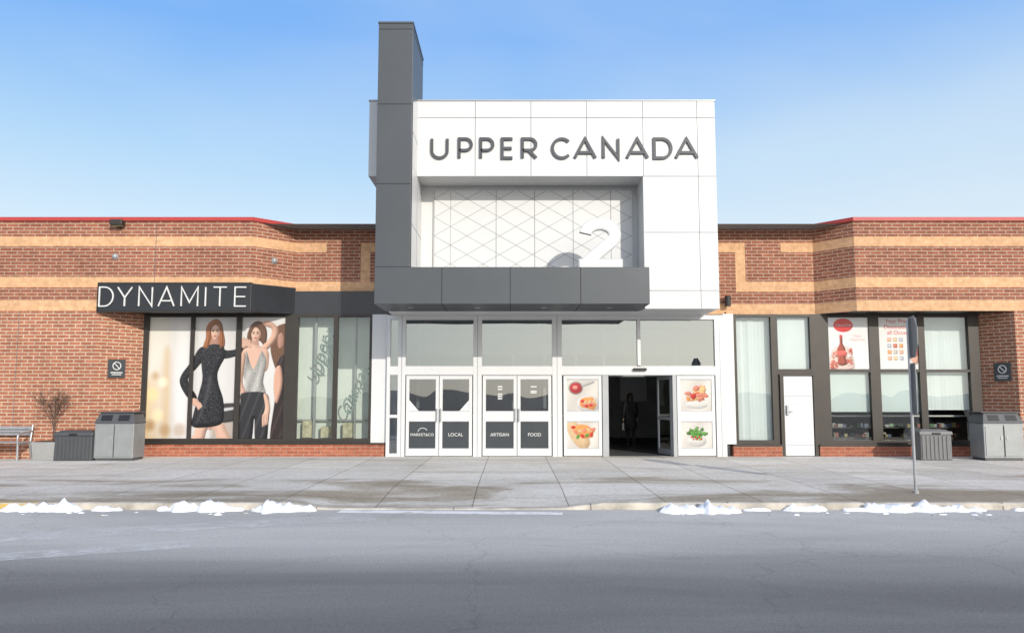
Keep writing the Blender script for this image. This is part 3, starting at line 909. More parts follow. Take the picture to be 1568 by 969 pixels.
def sheet(name, cv, u0, u1, x, y, z, unit):
    """a flat printed sheet showing canvas columns u0..u1; top-left corner at (x,y,z)"""
    i0, i1 = int(round(u0 * cv.res)), min(cv.nx - 1, int(round(u1 * cv.res)))
    I = cv.I[:, i0:i1 + 1]
    ny, nx_ = I.shape[:2]
    xx, zz = np.meshgrid(np.arange(nx_) / cv.res * unit, -np.arange(ny) / cv.res * unit)
    co = np.stack([xx, np.zeros_like(xx), zz], -1).reshape(-1, 3)
    idx = np.arange(ny * nx_).reshape(ny, nx_)
    q = np.stack([idx[:-1, :-1], idx[1:, :-1], idx[1:, 1:], idx[:-1, 1:]], -1).reshape(-1, 4)
    me = bpy.data.meshes.new(name)
    me.vertices.add(len(co)); me.vertices.foreach_set('co', co.ravel().astype(np.float32))
    me.loops.add(q.size); me.loops.foreach_set('vertex_index', q.ravel().astype(np.int32))
    me.polygons.add(len(q)); me.polygons.foreach_set('loop_start', (np.arange(len(q)) * 4).astype(np.int32))
    me.polygons.foreach_set('loop_total', np.full(len(q), 4, np.int32))
    me.update(); me.validate()
    at = me.color_attributes.new('print', 'FLOAT_COLOR', 'POINT')
    c4 = np.ones((ny * nx_, 4), np.float32); c4[:, :3] = np.clip(I * .88, 0, .95).reshape(-1, 3)
    at.data.foreach_set('color', c4.ravel())
    me.materials.append(mprint)
    o = bpy.data.objects.new(name, me)
    o.location = (x, y, z)
    return link(o)

SK = (.66, .42, .32); SKD = (.42, .23, .17); AUB = (.34, .13, .055); BRN = (.15, .075, .045); BLK = (.018, .018, .02)
WH = (.68, .665, .65)
cv = Canvas(209.5, 184.5, 2.0, WH)
f = cv.fill
gy = (cv.Y / 184.5)
cv.I *= (1 - .10 * gy)[..., None]
warm = np.clip(1 - cv.X / 42, 0, 1) * np.clip(.25 + 1.1 * gy, 0, 1)
cv.I = cv.I * (1 - .75 * warm[..., None]) + np.array((.72, .50, .22)) * .75 * warm[..., None]
f([(0, 0), (30, 0), (26, 60), (0, 90)], (.72, .68, .60), soft=9, shade=0)
f([(24, 60), (34, 60), (36, 184), (26, 184)], (.60, .44, .24), soft=5, shade=0, alpha=.7)
f([(44, 10), (62, 6), (62, 184), (46, 184)], (.74, .72, .70), soft=5, shade=0, smooth=False)
for cx, cy, r, c in ((9, 118, 9, (.85, .66, .34)), (18, 150, 8, (.85, .72, .45)), (7, 165, 7, (.40, .24, .10)), (24, 100, 6, (.9, .8, .6)), (30, 172, 8, (.45, .30, .16)), (52, 172, 9, (.50, .40, .32)), (12, 90, 5, (.5, .33, .16))):
    cv.ell(cx, cy, r, r * 1.1, c, soft=4, shade=0, alpha=.8)
f([(70, 0), (76, 0), (76, 140), (70, 140)], (.60, .58, .56), soft=2, shade=0, smooth=False)
f([(120, 0), (140, 0), (140, 130), (120, 130)], (.62, .60, .59), soft=4, shade=0, smooth=False)
f([(100, 150), (142, 147), (142, 184), (100, 184)], (.42, .36, .31), soft=3, shade=.2, smooth=False)
f([(102, 136), (134, 131), (142, 135), (142, 156), (103, 160)], (.05, .045, .045), soft=1, shade=.5)
f([(106, 141), (138, 137), (138, 140), (107, 145)], (.5, .5, .5), soft=.8, shade=0)
# --- woman in the dark sequinned dress
f([(91, 9), (101, 3), (110, 8), (114, 22), (117, 40), (113, 53), (104, 46), (92, 53), (83, 48), (87, 32), (87, 18)], AUB, tex='hair', shade=.6)
f([(80, 162), (97, 163), (93, 175), (88, 190), (70, 190), (75, 176)], SK, sw=8, shade=.6)
f([(100, 162), (116, 160), (124, 172), (132, 190), (113, 190), (106, 175)], SK, sw=8, shade=.6)
f([(96, 165), (100, 163), (102, 170), (97, 172)], SKD, soft=1, shade=0)
f([(97, 31), (105, 30), (107, 45), (94, 45)], SKD, shade=.3)
f([(110, 47), (120, 51), (135, 49), (147, 43), (152, 36), (157, 41), (149, 54), (135, 60), (118, 64), (109, 60)], BLK, tex='sparkle', shade=.5)
f([(84, 46), (89, 58), (78, 75), (63, 93), (66, 105), (77, 122), (72, 130), (60, 120), (50, 102), (52, 88), (66, 68), (76, 50)], BLK, tex='sparkle', shade=.7)
f([(87, 46), (96, 42), (106, 42), (115, 46), (118, 60), (111, 75), (107, 88), (110, 105), (117, 125), (119, 148), (115, 163), (92, 168), (71, 166), (73, 145), (80, 115), (84, 95), (82, 75), (80, 58)], (.022, .022, .026), tex='sparkle', shade=.9, sw=9)
f([(94, 92), (98, 95), (92, 130), (80, 160), (78, 158), (88, 125)], (.08, .08, .09), soft=1.5, shade=0, alpha=.5)
f([(95, 15), (101, 11), (107, 15), (108, 24), (104.5, 33), (101, 35.5), (97, 31), (94.5, 23)], (.72, .48, .37), shade=.5, sw=4)
f([(104, 17), (108, 18), (108, 26), (104, 33), (103, 26)], SKD, soft=1.2, shade=0, alpha=.5)
def face(cx, cy):
    for s in (-1, 1):
        cv.ell(cx + s * 3, cy, 1.6, 1.0, (.06, .035, .028), shade=0, soft=.4)
        f([(cx + s * 3 - 1.9, cy - 2), (cx + s * 3 + 1.9, cy - 2.4), (cx + s * 3 + 1.9, cy - 1.7), (cx + s * 3 - 1.9, cy - 1.4)], (.16, .08, .05), shade=0, soft=.3)
    f([(cx + .2, cy + .5), (cx + 1.1, cy + 4), (cx - .3, cy + 4.4)], SKD, shade=0, soft=.5, alpha=.7)
    cv.ell(cx, cy + 7.2, 2.4, 1.1, (.42, .06, .06), shade=.2, soft=.4)
face(101, 22)
f([(97, 8), (102, 6), (107, 10), (111, 24), (107, 15), (101, 12), (96, 17), (93.5, 30), (91, 26), (92, 14)], AUB, tex='hair', shade=.3)
f([(107, 14), (111, 20), (114, 36), (111, 48), (108, 38), (109, 26)], AUB, tex='hair', shade=.5)
f([(91, 14), (95, 18), (94, 34), (90, 48), (86, 44), (89, 30)], AUB, tex='hair', shade=.5)
f([(70, 124), (78, 126), (82, 134), (76, 137), (70, 132)], SK, shade=.5, sw=3)
for i in range(4):
    f([(74 + i * 2.3, 127 + i * 1.0), (76.2 + i * 2.3, 128 + i), (81 + i * 1.5, 139 - i), (79 + i * 1.5, 141 - i)], SK, shade=.7, sw=1.2, soft=.35)
# --- third woman (cropped at the edge)
f([(190, 22), (200, 12), (212, 16), (212, 72), (199, 84), (189, 62), (186, 40)], BRN, tex='hair', shade=.6)
f([(198, 28), (203, 24), (206, 32), (205, 44), (200, 48), (197, 40)], SKD, shade=.3)
f([(197, 72), (212, 66), (212, 190), (190, 190), (196, 120)], (.03, .02, .02), tex='cloth', shade=.4)
f([(195, 80), (203, 76), (206, 104), (198, 132), (193, 108)], (.62, .36, .26), shade=.6, sw=4)
# --- woman in the silver top
f([(156, 12), (166, 6), (176, 11), (181, 26), (178, 44), (168, 36), (156, 44), (150, 30)], BRN, tex='hair', shade=.6)
f([(178, 52), (186, 46), (197, 30), (196, 15), (183, 6), (172, 8), (178, 14), (187, 18), (187, 28), (180, 38), (172, 46)], (.62, .38, .28), shade=.7, sw=5)
f([(158, 34), (167, 34), (170, 44), (182, 50), (185, 62), (180, 84), (150, 84), (143, 64), (145, 50), (156, 44)], SK, shade=.5, sw=8)
f([(158, 35), (167, 35), (168, 42), (160, 43)], SKD, soft=1.5, shade=0, alpha=.7)
f([(149, 54), (151, 54), (161, 80), (172, 54), (175, 54), (181, 66), (179, 84), (177, 100), (180, 119), (147, 119), (149, 100), (144, 82), (145, 66)], (.37, .36, .34), tex='sequin', shade=.6, sw=8)
f([(143, 54), (149, 58), (147, 80), (146, 100), (151, 116), (145, 120), (140, 100), (139, 70)], SK, shade=.7, sw=5)
f([(146, 116), (181, 116), (188, 135), (187, 160), (184, 190), (168, 190), (165, 155), (161, 190), (142, 190), (141, 150), (143, 130)], (.028, .027, .03), tex='cloth', shade=.9, sw=7)
f([(157, 18), (163, 14), (169, 18), (170.5, 27), (167, 35), (163, 38), (159, 35), (156, 26)], (.72, .48, .37), shade=.5, sw=4)
f([(166, 20), (170, 22), (170, 30), (166, 36), (165, 28)], SKD, soft=1.2, shade=0, alpha=.5)
face(163, 25)
f([(157, 17), (163, 11), (170, 15), (174, 28), (168, 19), (162, 16), (157, 24), (155, 34), (152, 30), (153, 20)], BRN, tex='hair', shade=.3)
f([(142, 34), (148, 32), (153, 40), (148, 47), (142, 46)], SK, shade=.5, sw=3)
for i in range(4):
    f([(144 + i * 3, 33.5 + i * .8), (146.3 + i * 3, 33 + i * .8), (151 + i * 2.2, 43 + i), (149 + i * 2.2, 44.5 + i)], SK, shade=.7, sw=1.2, soft=.35)
f([(178, 118), (184, 120), (189, 138), (186, 154), (177, 155), (181, 138)], SK, shade=.7, sw=4)
for i in range(4):
    f([(177 + i * 2.3, 150), (179 + i * 2.3, 150), (179 + i * 2.2, 165 - i), (177.2 + i * 2.2, 166 - i)], SK, shade=.7, sw=1.2, soft=.35)
U = .01773
YP = 21.27
sheet('fashion_poster', cv, 0, 64.5, -9.87, YP, 3.765, U)
sheet('fashion_poster', cv, 70, 134.5, -8.63, YP, 3.765, U)
sheet('fashion_poster', cv, 142, 209.5, -7.35, YP, 3.765, U)

RED = (.55, .03, .03); PNK = (.66, .22, .15); ORG = (.75, .30, .09); GRN = (.10, .27, .05); PLT = (.62, .60, .57); TAN = (.64, .45, .26)
def food(x, z, kind):
    h = 49 if kind in (0, 2) else 41
    c = Canvas(49, h, 2.0, (.68, .64, .59))
    c.I *= (.92 + .08 * np.sin(c.X * .15 + c.Y * .08))[..., None]
    if kind == 0:
        c.ell(14, 14, 11, 10, (.30, .22, .2), soft=1); c.ell(14, 14, 9, 8, (.45, .03, .04)); c.ell(13, 13, 4, 3, (.75, .3, .25), tex='food')
        c.fill([(24, 8), (40, 3), (42, 6), (26, 12)], (.45, .44, .42))
        c.ell(33, 38, 18, 13, PLT, soft=.8); c.ell(33, 37, 13, 9, ORG, .2, .5, tex='food')
        for i in range(9): c.ell(24 + i * 2.3, 34 + (i * 5) % 8, 3.4, 2.4, (RED, PNK, TAN)[i % 3], i, .6, tex='food')
    if kind == 1:
        c.ell(18, 22, 12, 24, TAN, -.6, .2, tex='food'); c.ell(26, 14, 15, 10, ORG, .3, .5, tex='food')
        for i in range(10): c.ell(10 + 3.4 * i, 9 + (i * 7) % 15, 3.6, 2.3, (RED, PNK, GRN, TAN)[i % 4], i, .5, tex='food')
    if kind == 2:
        rr = random.Random(7)
        c.ell(25, 40, 17, 6, PLT)
        for i in range(34):
            a = rr.uniform(0, 6.28); r = rr.uniform(0, 15)
            c.ell(25 + r * math.cos(a), 24 + r * .85 * math.sin(a), rr.uniform(3, 6), rr.uniform(2.5, 5), rr.choice([PNK, RED, ORG, (.75, .45, .2), PNK, (.5, .08, .06)]), a, .5, tex='food', shade=.6)
    if kind == 3:
        rr = random.Random(9)
        c.ell(24, 30, 15, 9, PLT)
        for i in range(48):
            a = rr.uniform(0, 6.28); r = rr.uniform(0, 13)
            gcol = rr.uniform(.6, 1.5)
            c.ell(24 + r * math.cos(a), 18 + r * .75 * math.sin(a), rr.uniform(2, 5), rr.uniform(1.5, 3), tuple(q * gcol for q in GRN), a * 2, .6, shade=.7)
        for i in range(6): c.ell(16 + i * 3, 24 + (i * 3) % 6, 1.6, 1.4, RED)
    sheet('food_photo_poster', c, 0, 49, x, DF + .05, z, .0175)
food(1.465, 2.085, 0); food(1.465, .955, 1); food(4.505, 2.085, 2); food(4.505, .955, 3)

pmr = mat('print_red', (.55, .03, .03), .3)
c = Canvas(61, 79, 2.0, (.70, .69, .68))
c.ell(23, 12, 15, 10.5, (.62, .015, .02), shade=.15)
rr = random.Random(2)
c.fill([(4, 56), (12, 46), (30, 46), (36, 58), (36, 80), (2, 80)], (.66, .50, .44), shade=.5, soft=2, tex='food')
for i in range(26): c.ell(rr.uniform(4, 34), rr.uniform(50, 78), rr.uniform(2.5, 4.5), rr.uniform(2, 3.5), rr.choice([(.62, .30, .22), (.72, .50, .44), (.50, .10, .07), (.70, .62, .58), (.58, .16, .12)]), i, .6, shade=.6)
c.fill([(17, 30), (21, 30), (21.5, 40), (25, 48), (24.5, 58), (26, 72), (13, 72), (14, 58), (13, 48), (16.5, 40)], (.34, .06, .035), shade=.9, sw=4)
c.fill([(13, 52), (25, 51), (25, 57), (13, 58)], (.68, .12, .10), shade=.2)
c.fill([(17, 27), (21, 27), (21, 31), (17, 31)], (.6, .05, .05), shade=.3)
pc = sheet('drink_advert_poster', c, 0, 61, 8.595, 21.235, 3.75, U)
text('script_logo', 'Coca-Cola', .40, -.004, -.21, .10, M['signwht'], pc, shear=.4)
text('slogan', 'Open\nHappiness', .78, -.004, -.55, .10, mat('print_pink', (.75, .35, .33), .4), pc, shear=.2)
c = Canvas(59, 79, 2.0, (.69, .68, .66))
for r_i in range(4):
    for c_i in range(3):
        cx, cy = 15 + c_i * 9, 34 + r_i * 9.5
        col = [(.66, .36, .25), (.45, .42, .36), (.70, .30, .12), (.48, .13, .08), (.40, .42, .46), (.60, .45, .28)][(r_i * 4 + c_i * 5) % 6]
        c.fill([(cx - 3.2, cy - 3.2), (cx + 3.2, cy - 3.2), (cx + 3.2, cy + 3.2), (cx - 3.2, cy + 3.2)], col, smooth=False, tex='food', shade=.3)
        c.ell(cx + rr.uniform(-1, 1), cy, 1.6, 1.4, tuple(min(.8, q * 1.5) for q in col))
c.fill([(44, 40), (50, 30), (60, 28), (60, 64), (52, 72), (45, 58)], (.62, .34, .24), tex='food', shade=.5)
c.fill([(50, 40), (60, 38), (60, 56), (52, 58)], (.45, .10, .07), shade=.4)
pn = sheet('catering_notice_poster', c, 0, 59, 9.97, 21.235, 3.75, U)
text('headline', 'Your Prep\nDestination\nall Occas', .50, -.004, -.26, .155, pmr, pn)

# ---------------------------------------------------------------- wall fittings
def plaque(x, y, z, rz):
    e = empty('no_smoking_sign', (x, y, z), rz)
    box('plate', -.22, .22, -.02, 0, -.24, .24, M['decal'], e, bev=.006)
    V, F = [], []
    stroke_geo(V, F, arc(0, .07, .10, .10, 0, 345, 22), .02, 0, 0, -.026, -.021, True)
    stroke_geo(V, F, [(-.07, .14), (.07, 0)], .02, 0, 0, -.028, -.021)
    mk('pictogram', V, F, M['signwht'], e)
    boxes('caption', [(-.15, .15, -.025, -.021, -.12, -.095), (-.12, .12, -.025, -.021, -.17, -.15)], M['signwht'], e)
t = .414
plaque(-10.82 + .85 * t + .01, P1 + .9 * t - .02, 2.35, math.atan2(.9, .85))
t = .62
plaque(12.64 + .5 * t, P2 - .9 * t - .02, 2.26, math.atan2(-.9, .5))

e = empty('flood_light', (-10.36, P1 - .05, 6.14))
box('housing', -.16, .16, -.22, 0, -.06, .08, M['bronze'], e, bev=.015)
box('lens', -.13, .13, -.15, -.02, -.075, -.061, mat('lens_glass', (.35, .38, .22), .3), e)
box('bracket', -.03, .03, -.02, .08, -.10, -.061, M['bronze'], e)
def dome(x, y, z, rz=0):
    e = empty('wall_detector', (x, y, z), rz)
    V, F = [], []
    for i in range(5):
        a = i / 4 * math.pi / 2
        for j in range(12):
            t = j / 12 * 2 * math.pi
            V.append((.07 * math.cos(a) * math.cos(t), -.02 - .07 * math.sin(a), .07 * math.cos(a) * math.sin(t)))
    for i in range(4):
        for j in range(12):
            F.append((i * 12 + j, i * 12 + (j + 1) % 12, (i + 1) * 12 + (j + 1) % 12, (i + 1) * 12 + j))
    mk('dome', V, F, M['alugrey'], e, smooth=True)
    cyl('mount', (0, 0, 0), (0, -.022, 0), .085, M['alugrey'], e, 16)
dome(-10.45, P1, 5.28); dome(-6.4, 20.84, 5.24, math.radians(45))
e = empty('wall_lamp', (5.86, P2, 4.19))
cyl('shade', (0, -.16, -.14), (0, -.16, .14), .08, M['black'], e, 16)
box('arm', -.03, .03, -.12, 0, -.04, .04, M['black'], e)

# ---------------------------------------------------------------- street furniture
def trash_bin(x, y, w, rz=0):
    e = empty('trash_bin', (x, y, .03), rz)
    h, d = .92, .62
    box('body', -w / 2, w / 2, 0, d, .06, h, M['binpanel'], e, bev=.015)
    boxes('base', [(-w / 2 + .03, w / 2 - .03, .03, d - .03, 0, .06)], M['binlid'], e)
    boxes('door_panels', [(-w / 2 + .04, -.015, -.014, .0, .11, h - .07), (.015, w / 2 - .04, -.014, .0, .11, h - .07)], M['binpanel'], e, bev=.006)
    boxes('panel_gap', [(-.008, .008, -.004, .002, .08, h - .03)], M['darkjoint'], e)
    boxes('latch', [(-.09, -.05, -.03, -.014, .52, .6), (.05, .09, -.03, -.014, .52, .6)], M['galv'], e)
    V = [(-w / 2 - .02, -.03, h), (w / 2 + .02, -.03, h), (w / 2 + .02, d + .02, h), (-w / 2 - .02, d + .02, h),
         (-w / 2 + .07, .10, h + .26), (w / 2 - .07, .10, h + .26), (w / 2 - .07, d - .04, h + .26), (-w / 2 + .07, d - .04, h + .26)]
    mk('hood', V, BF, M['binlid'], e, bev=.012)
    box('hood_top', -w / 2 + .0, w / 2 - .0, .06, d, h + .262, h + .29, M['binlid'], e, bev=.008)
    for s in (-1, 1):
        cx = s * w * .22
        V = []
        for (dx, t) in ((-.14, .25), (.14, .25), (.14, .8), (-.14, .8)):
            V.append((cx + dx, -.03 + .13 * t - .006, h + .26 * t))
        mk('opening', V, [(0, 1, 2, 3)], M['black'], e)
    for s in (-1, 1):
        for yy in (.05, d - .05):
            cyl('foot', (s * (w / 2 - .06), yy, 0), (s * (w / 2 - .06), yy, .06), .025, M['binlid'], e, 8)
trash_bin(-9.93, 19.75, .98)
trash_bin(12.27, 19.75, 1.0)

def deck_box(x, y, w, d, h, m):
    e = empty('storage_bin', (x, y, .03))
    box('body', -w / 2 + .03, w / 2 - .03, .03, d - .03, 0, h - .12, m, e, bev=.02)
    n = int(w / .11)
    boxes('ribs', [(-w / 2 + .06 + i * (w - .12) / n, -w / 2 + .06 + i * (w - .12) / n + .055, .012, .03, .03, h - .15) for i in range(n)], m, e, bev=.006)
    boxes('side_ribs', [(w / 2 - .03, w / 2 - .012, .08 + i * .12, .14 + i * .12, .03, h - .15) for i in range(int((d - .1) / .12))], m, e)
    V = [(-w / 2, 0, h - .12), (w / 2, 0, h - .12), (w / 2, d, h - .12), (-w / 2, d, h - .12),
         (-w / 2 + .01, .03, h - .04), (w / 2 - .01, .03, h - .04), (w / 2 - .01, d, h - .03), (-w / 2 + .01, d, h - .03)]
    mk('lid_rim', V, BF, m, e, bev=.012)
    V = [(-w / 2 + .06, .08, h - .04), (w / 2 - .06, .08, h - .04), (w / 2 - .06, d - .05, h - .035), (-w / 2 + .06, d - .05, h - .035),
         (-w / 2 + .1, .14, h), (w / 2 - .1, .14, h), (w / 2 - .1, d - .08, h), (-w / 2 + .1, d - .08, h)]
    mk('lid_crown', V, BF, m, e, bev=.01)
    box('handle', -.1, .1, -.015, .01, h - .11, h - .07, M['black'], e, bev=.004)
deck_box(-10.93, 19.7, 1.0, .6, .74, M['plastic'])
deck_box(10.62, 19.8, .84, .55, .76, M['plastic2'])

e = empty('planter', (-11.68, 19.75, .03))
V = [(-.26, 0, 0), (.26, 0, 0), (.26, .5, 0), (-.26, .5, 0), (-.30, -.03, .46), (.30, -.03, .46), (.30, .53, .46), (-.30, .53, .46)]
mk('tub', V, BF, M['stone'], e, bev=.015)
box('soil', -.26, .26, .02, .48, .461, .475, mat('soil', (.06, .045, .035), .9), e)
def twigs(name, base, h, seed, spread, loc_):
    random.seed(seed)
    V, F = [], []
    def limb(p, d, L, r, depth):
        q = p + d * L
        b = len(V)
        a = d.orthogonal().normalized(); c = d.cross(a)
        for i in range(4):
            t = i * math.pi / 2
            o = a * math.cos(t) + c * math.sin(t)
            V.append(p + o * r); V.append(q + o * r * .7)
        for i in range(4):
            j = (i + 1) % 4
            F.append((b + 2 * i, b + 2 * j, b + 2 * j + 1, b + 2 * i + 1))
        if depth == 0:
            return
        for i in range(random.choice([3, 3, 4])):
            nd = (d + Vector((random.uniform(-1, 1), random.uniform(-1, 1), random.uniform(-.35, .6))) * spread).normalized()
            s = random.uniform(.35, 1)
            limb(p + d * L * s, nd, L * random.uniform(.55, .8), r * .62, depth - 1)
    limb(Vector(base), Vector((.03, 0, 1)).normalized(), h * .42, .017, 1)
    for i in range(6):
        limb(Vector(base) + Vector((.01, 0, h * .38)), Vector((random.uniform(-.7, .7), random.uniform(-.7, .7), 1)).normalized(), h * .28, .009, 4)
    o = mk(name, V, F, M['twig'])
    o.location = loc_
    return o
twigs('bare_shrub', (0, 0, 0), 1.4, 5, .85, (-11.6, 20.0, .5))

e = empty('park_bench', (-12.9, 19.7, .03))
boxes('seat', [(-.85, .62, .05 + i * .1, .12 + i * .1, .43, .455) for i in range(5)], M['galv'], e, bev=.005)
boxes('backrest', [(-.85, .62, .55, .58, .60, .66), (-.85, .62, .56, .59, .675, .735), (-.85, .62, .57, .60, .75, .83)], M['galv'], e, bev=.006)
def tube(name, pts, r, m, parent):
    c = bpy.data.curves.new(name, 'CURVE'); c.dimensions = '3D'
    s = c.splines.new('NURBS'); s.points.add(len(pts) - 1)
    for i, p in enumerate(pts): s.points[i].co = (*p, 1)
    s.use_endpoint_u = True; s.order_u = 3
    c.bevel_depth = r; c.bevel_resolution = 3; c.materials.append(m)
    o = bpy.data.objects.new(name, c); link(o, parent)
for x in (-.8, .6):
    tube('arm_leg', [(x, .02, 0), (x, .03, .3), (x, -.02, .62), (x, .1, .68), (x, .4, .68), (x, .6, .72)], .026, M['galv'], e)
    tube('rear_leg', [(x, .62, 0), (x, .52, .3), (x, .53, .5), (x, .6, .86)], .026, M['galv'], e)
    tube('seat_rail', [(x, .03, .42), (x, .3, .41), (x, .55, .42)], .018, M['galv'], e)

e = empty('traffic_sign', (6.79, 13.4, .03))
cyl('post', (0, 0, -.02), (0, 0, 2.95), .024, M['galv'], e, 10)
cyl('base_collar', (0, 0, 0), (0, 0, .05), .05, M['galv'], e, 10)
ang = math.radians(90 - 14)
def plate(name, pts, z, off, m, mb):
    d = Vector((math.cos(ang), math.sin(ang), 0)); n = Vector((d.y, -d.x, 0))
    for nm, o1, mm in (('_face', .0035, m), ('_back', -.0035, mb)):
        V = [d * (p[0] + off) + Vector((0, 0, z + p[1])) + n * (.035 + o1) for p in pts]
        mk(name + nm, V, [tuple(range(len(V)))], mm, e)
    V = []
    for p in pts:
        V.append(d * (p[0] + off) + Vector((0, 0, z + p[1])) + n * .0385)
        V.append(d * (p[0] + off) + Vector((0, 0, z + p[1])) + n * .0315)
    k_ = len(pts)
    mk(name + '_edge', V, [(2 * i, 2 * ((i + 1) % k_), 2 * ((i + 1) % k_) + 1, 2 * i + 1) for i in range(k_)], M['galv'], e)
octo = [(.38 * math.cos(math.radians(22.5 + 45 * i)), .38 * math.sin(math.radians(22.5 + 45 * i))) for i in range(8)]
backm = mat('sign_back', (.16, .17, .18), .5, .2)
plate('stop_plate', octo, 2.62, -.12, pmr, backm)
plate('lower_plate', [(-.22, -.43), (.22, -.43), (.22, .43), (-.22, .43)], 1.75, -.02, M['signwht'], backm)
cyl('bracket', (-.01, 0, 2.62), (.045, -.01, 2.62), .012, M['galv'], e, 8)
cyl('bracket', (-.01, 0, 1.75), (.045, -.01, 1.75), .012, M['galv'], e, 8)

# ---------------------------------------------------------------- woman walking in the vestibule
def skin(name, verts, edges, radii, m, parent, sub=2, root=0):
    me = bpy.data.meshes.new(name)
    me.from_pydata(verts, edges, [])
    me.materials.append(m)
    o = bpy.data.objects.new(name, me)
    link(o, parent)
    md = o.modifiers.new('skin', 'SKIN'); md.use_smooth_shade = True
    sv = me.skin_vertices[0] if me.skin_vertices else None
    if sv is None:
        bpy.context.view_layer.update()
        sv = me.skin_vertices[0]
    for i, r in enumerate(radii):
        sv.data[i].radius = (r, r) if not isinstance(r, tuple) else r
        sv.data[i].use_root = (i == root)
    s = o.modifiers.new('sub', 'SUBSURF'); s.levels = sub; s.render_levels = sub
    return o
def body_mat():
    m, nt, b = newmat('woman_clothing')
    tc = N(nt, 'ShaderNodeTexCoord'); sp = N(nt, 'ShaderNodeSeparateXYZ')
    nt.links.new(tc.outputs['Object'], sp.inputs[0])
    r = ramp(nt, [(0, (.10, .09, .08, 1)), (.045, (.10, .09, .08, 1)), (.05, (.015, .015, .018, 1)), (.75, (.022, .022, .026, 1)), (.86, (.022, .022, .026, 1)), (.865, (.5, .32, .24, 1))])
    r.color_ramp.interpolation = 'CONSTANT'
    dv = N(nt, 'ShaderNodeMath', operation='DIVIDE'); dv.inputs[1].default_value = 1.68
    nt.links.new(sp.outputs[2], dv.inputs[0]); nt.links.new(dv.outputs[0], r.inputs[0]); nt.links.new(r.outputs[0], b.inputs['Base Color'])
    b.inputs['Roughness'].default_value = .8
    return m
wp = empty('walking_woman', (3.72, 24.8, .035), math.radians(-8))
skm = mat('skin', (.5, .32, .24), .5); hairm = mat('hair', (.035, .022, .016), .5, var=.4, scale=30)
vs = [(0, 0, .92), (0, 0, 1.08), (0, 0, 1.27), (0, 0, 1.40), (0, .01, 1.46), (0, .02, 1.54), (0, .015, 1.60),
      (-.15, 0, 1.36), (-.215, -.05, 1.12), (-.22, .03, .90), (.15, 0, 1.36), (.21, .02, 1.11), (.205, .14, .91),
      (-.085, 0, .86), (-.09, .17, .48), (-.09, .13, .10), (-.09, .25, .04), (.085, 0, .86), (.09, -.02, .47), (.09, -.24, .15), (.09, -.17, .05)]
ed = [(0, 1), (1, 2), (2, 3), (3, 4), (4, 5), (5, 6), (2, 7), (7, 8), (8, 9), (2, 10), (10, 11), (11, 12), (0, 13), (13, 14), (14, 15), (15, 16), (0, 17), (17, 18), (18, 19), (19, 20)]
rd = [(.15, .115), (.135, .105), (.15, .11), (.07, .06), (.045, .045), (.07, .085), (.065, .08), .062, .05, .034, .062, .05, .034, .10, .065, .042, .035, .10, .065, .042, .035]
skin('body', vs, ed, rd, body_mat(), wp)
def hand(hx, hy, hz, s, name):
    V = [(hx, hy, hz), (hx, hy + .005, hz - .05), (hx, hy + .01, hz - .085)]
    E_ = [(0, 1), (1, 2)]; R_ = [.022, .03, .026]
    for f_ in range(4):
        b = len(V); dy = (f_ - 1.5) * .018; L = [.055, .07, .066, .05][f_]
        V += [(hx, hy + .01 + dy, hz - .085), (hx - s * .008, hy + .012 + dy, hz - .085 - L * .6), (hx - s * .022, hy + .014 + dy, hz - .085 - L)]
        E_ += [(2, b), (b, b + 1), (b + 1, b + 2)]; R_ += [.009, .0085, .007]
    b = len(V)
    V += [(hx - s * .01, hy + .04, hz - .05), (hx - s * .02, hy + .052, hz - .085)]
    E_ += [(1, b), (b, b + 1)]; R_ += [.010, .008]
    skin(name, V, E_, R_, skm, wp, 1)
hand(-.22, .035, .89, -1, 'left_hand'); hand(.205, .145, .90, 1, 'right_hand')
def lathe(name, prof, m, parent, seg=20):
    V, F = [], []
    for (cx, cy, z, rx, ry) in prof:
        for i in range(seg):
            t = 2 * math.pi * i / seg
            V.append((cx + rx * math.cos(t), cy + ry * math.sin(t), z))
    for k in range(len(prof) - 1):
        for i in range(seg):
            j = (i + 1) % seg
            F.append((k * seg + i, k * seg + j, (k + 1) * seg + j, (k + 1) * seg + i))
    F.append(tuple(range(seg))[::-1]); F.append(tuple(range((len(prof) - 1) * seg, len(prof) * seg)))
    return mk(name, V, F, m, parent, smooth=True)
coat = mat('coat', (.022, .022, .026), .8)
lathe('coat_skirt', [(0, .02, .56, .21, .19), (0, .015, .75, .195, .165), (0, 0, .95, .172, .135), (0, 0, 1.08, .14, .112), (0, 0, 1.12, .12, .09)], coat, wp)
lathe('hair', [(0, -.05, 1.33, .05, .02), (0, -.045, 1.38, .085, .045), (0, -.03, 1.48, .095, .07), (0, -.012, 1.56, .097, .092), (0, -.005, 1.63, .085, .088), (0, 0, 1.672, .045, .05), (0, 0, 1.68, .01, .01)], hairm, wp)
lathe('nose', [(0, .115, 1.525, .012, .014), (0, .108, 1.545, .009, .012), (0, .10, 1.57, .006, .006)], skm, wp, 8)
for s in (-1, 1):
    lathe('eye', [(s * .03, .098, 1.562, .008, .006), (s * .03, .10, 1.568, .011, .008), (s * .03, .098, 1.574, .008, .006)], M['black'], wp, 8)
    lathe('ear', [(s * .088, .01, 1.53, .006, .012), (s * .095, .01, 1.55, .01, .018), (s * .09, .01, 1.57, .006, .012)], skm, wp, 8)
lathe('mouth', [(0, .10, 1.503, .018, .008), (0, .102, 1.508, .022, .009), (0, .10, 1.513, .016, .008)], pmr, wp, 10)
V = [(-.27, -.06, .52), (-.19, -.06, .52), (-.19, .16, .52), (-.27, .16, .52), (-.26, -.09, .74), (-.20, -.09, .74), (-.20, .19, .74), (-.26, .19, .74)]
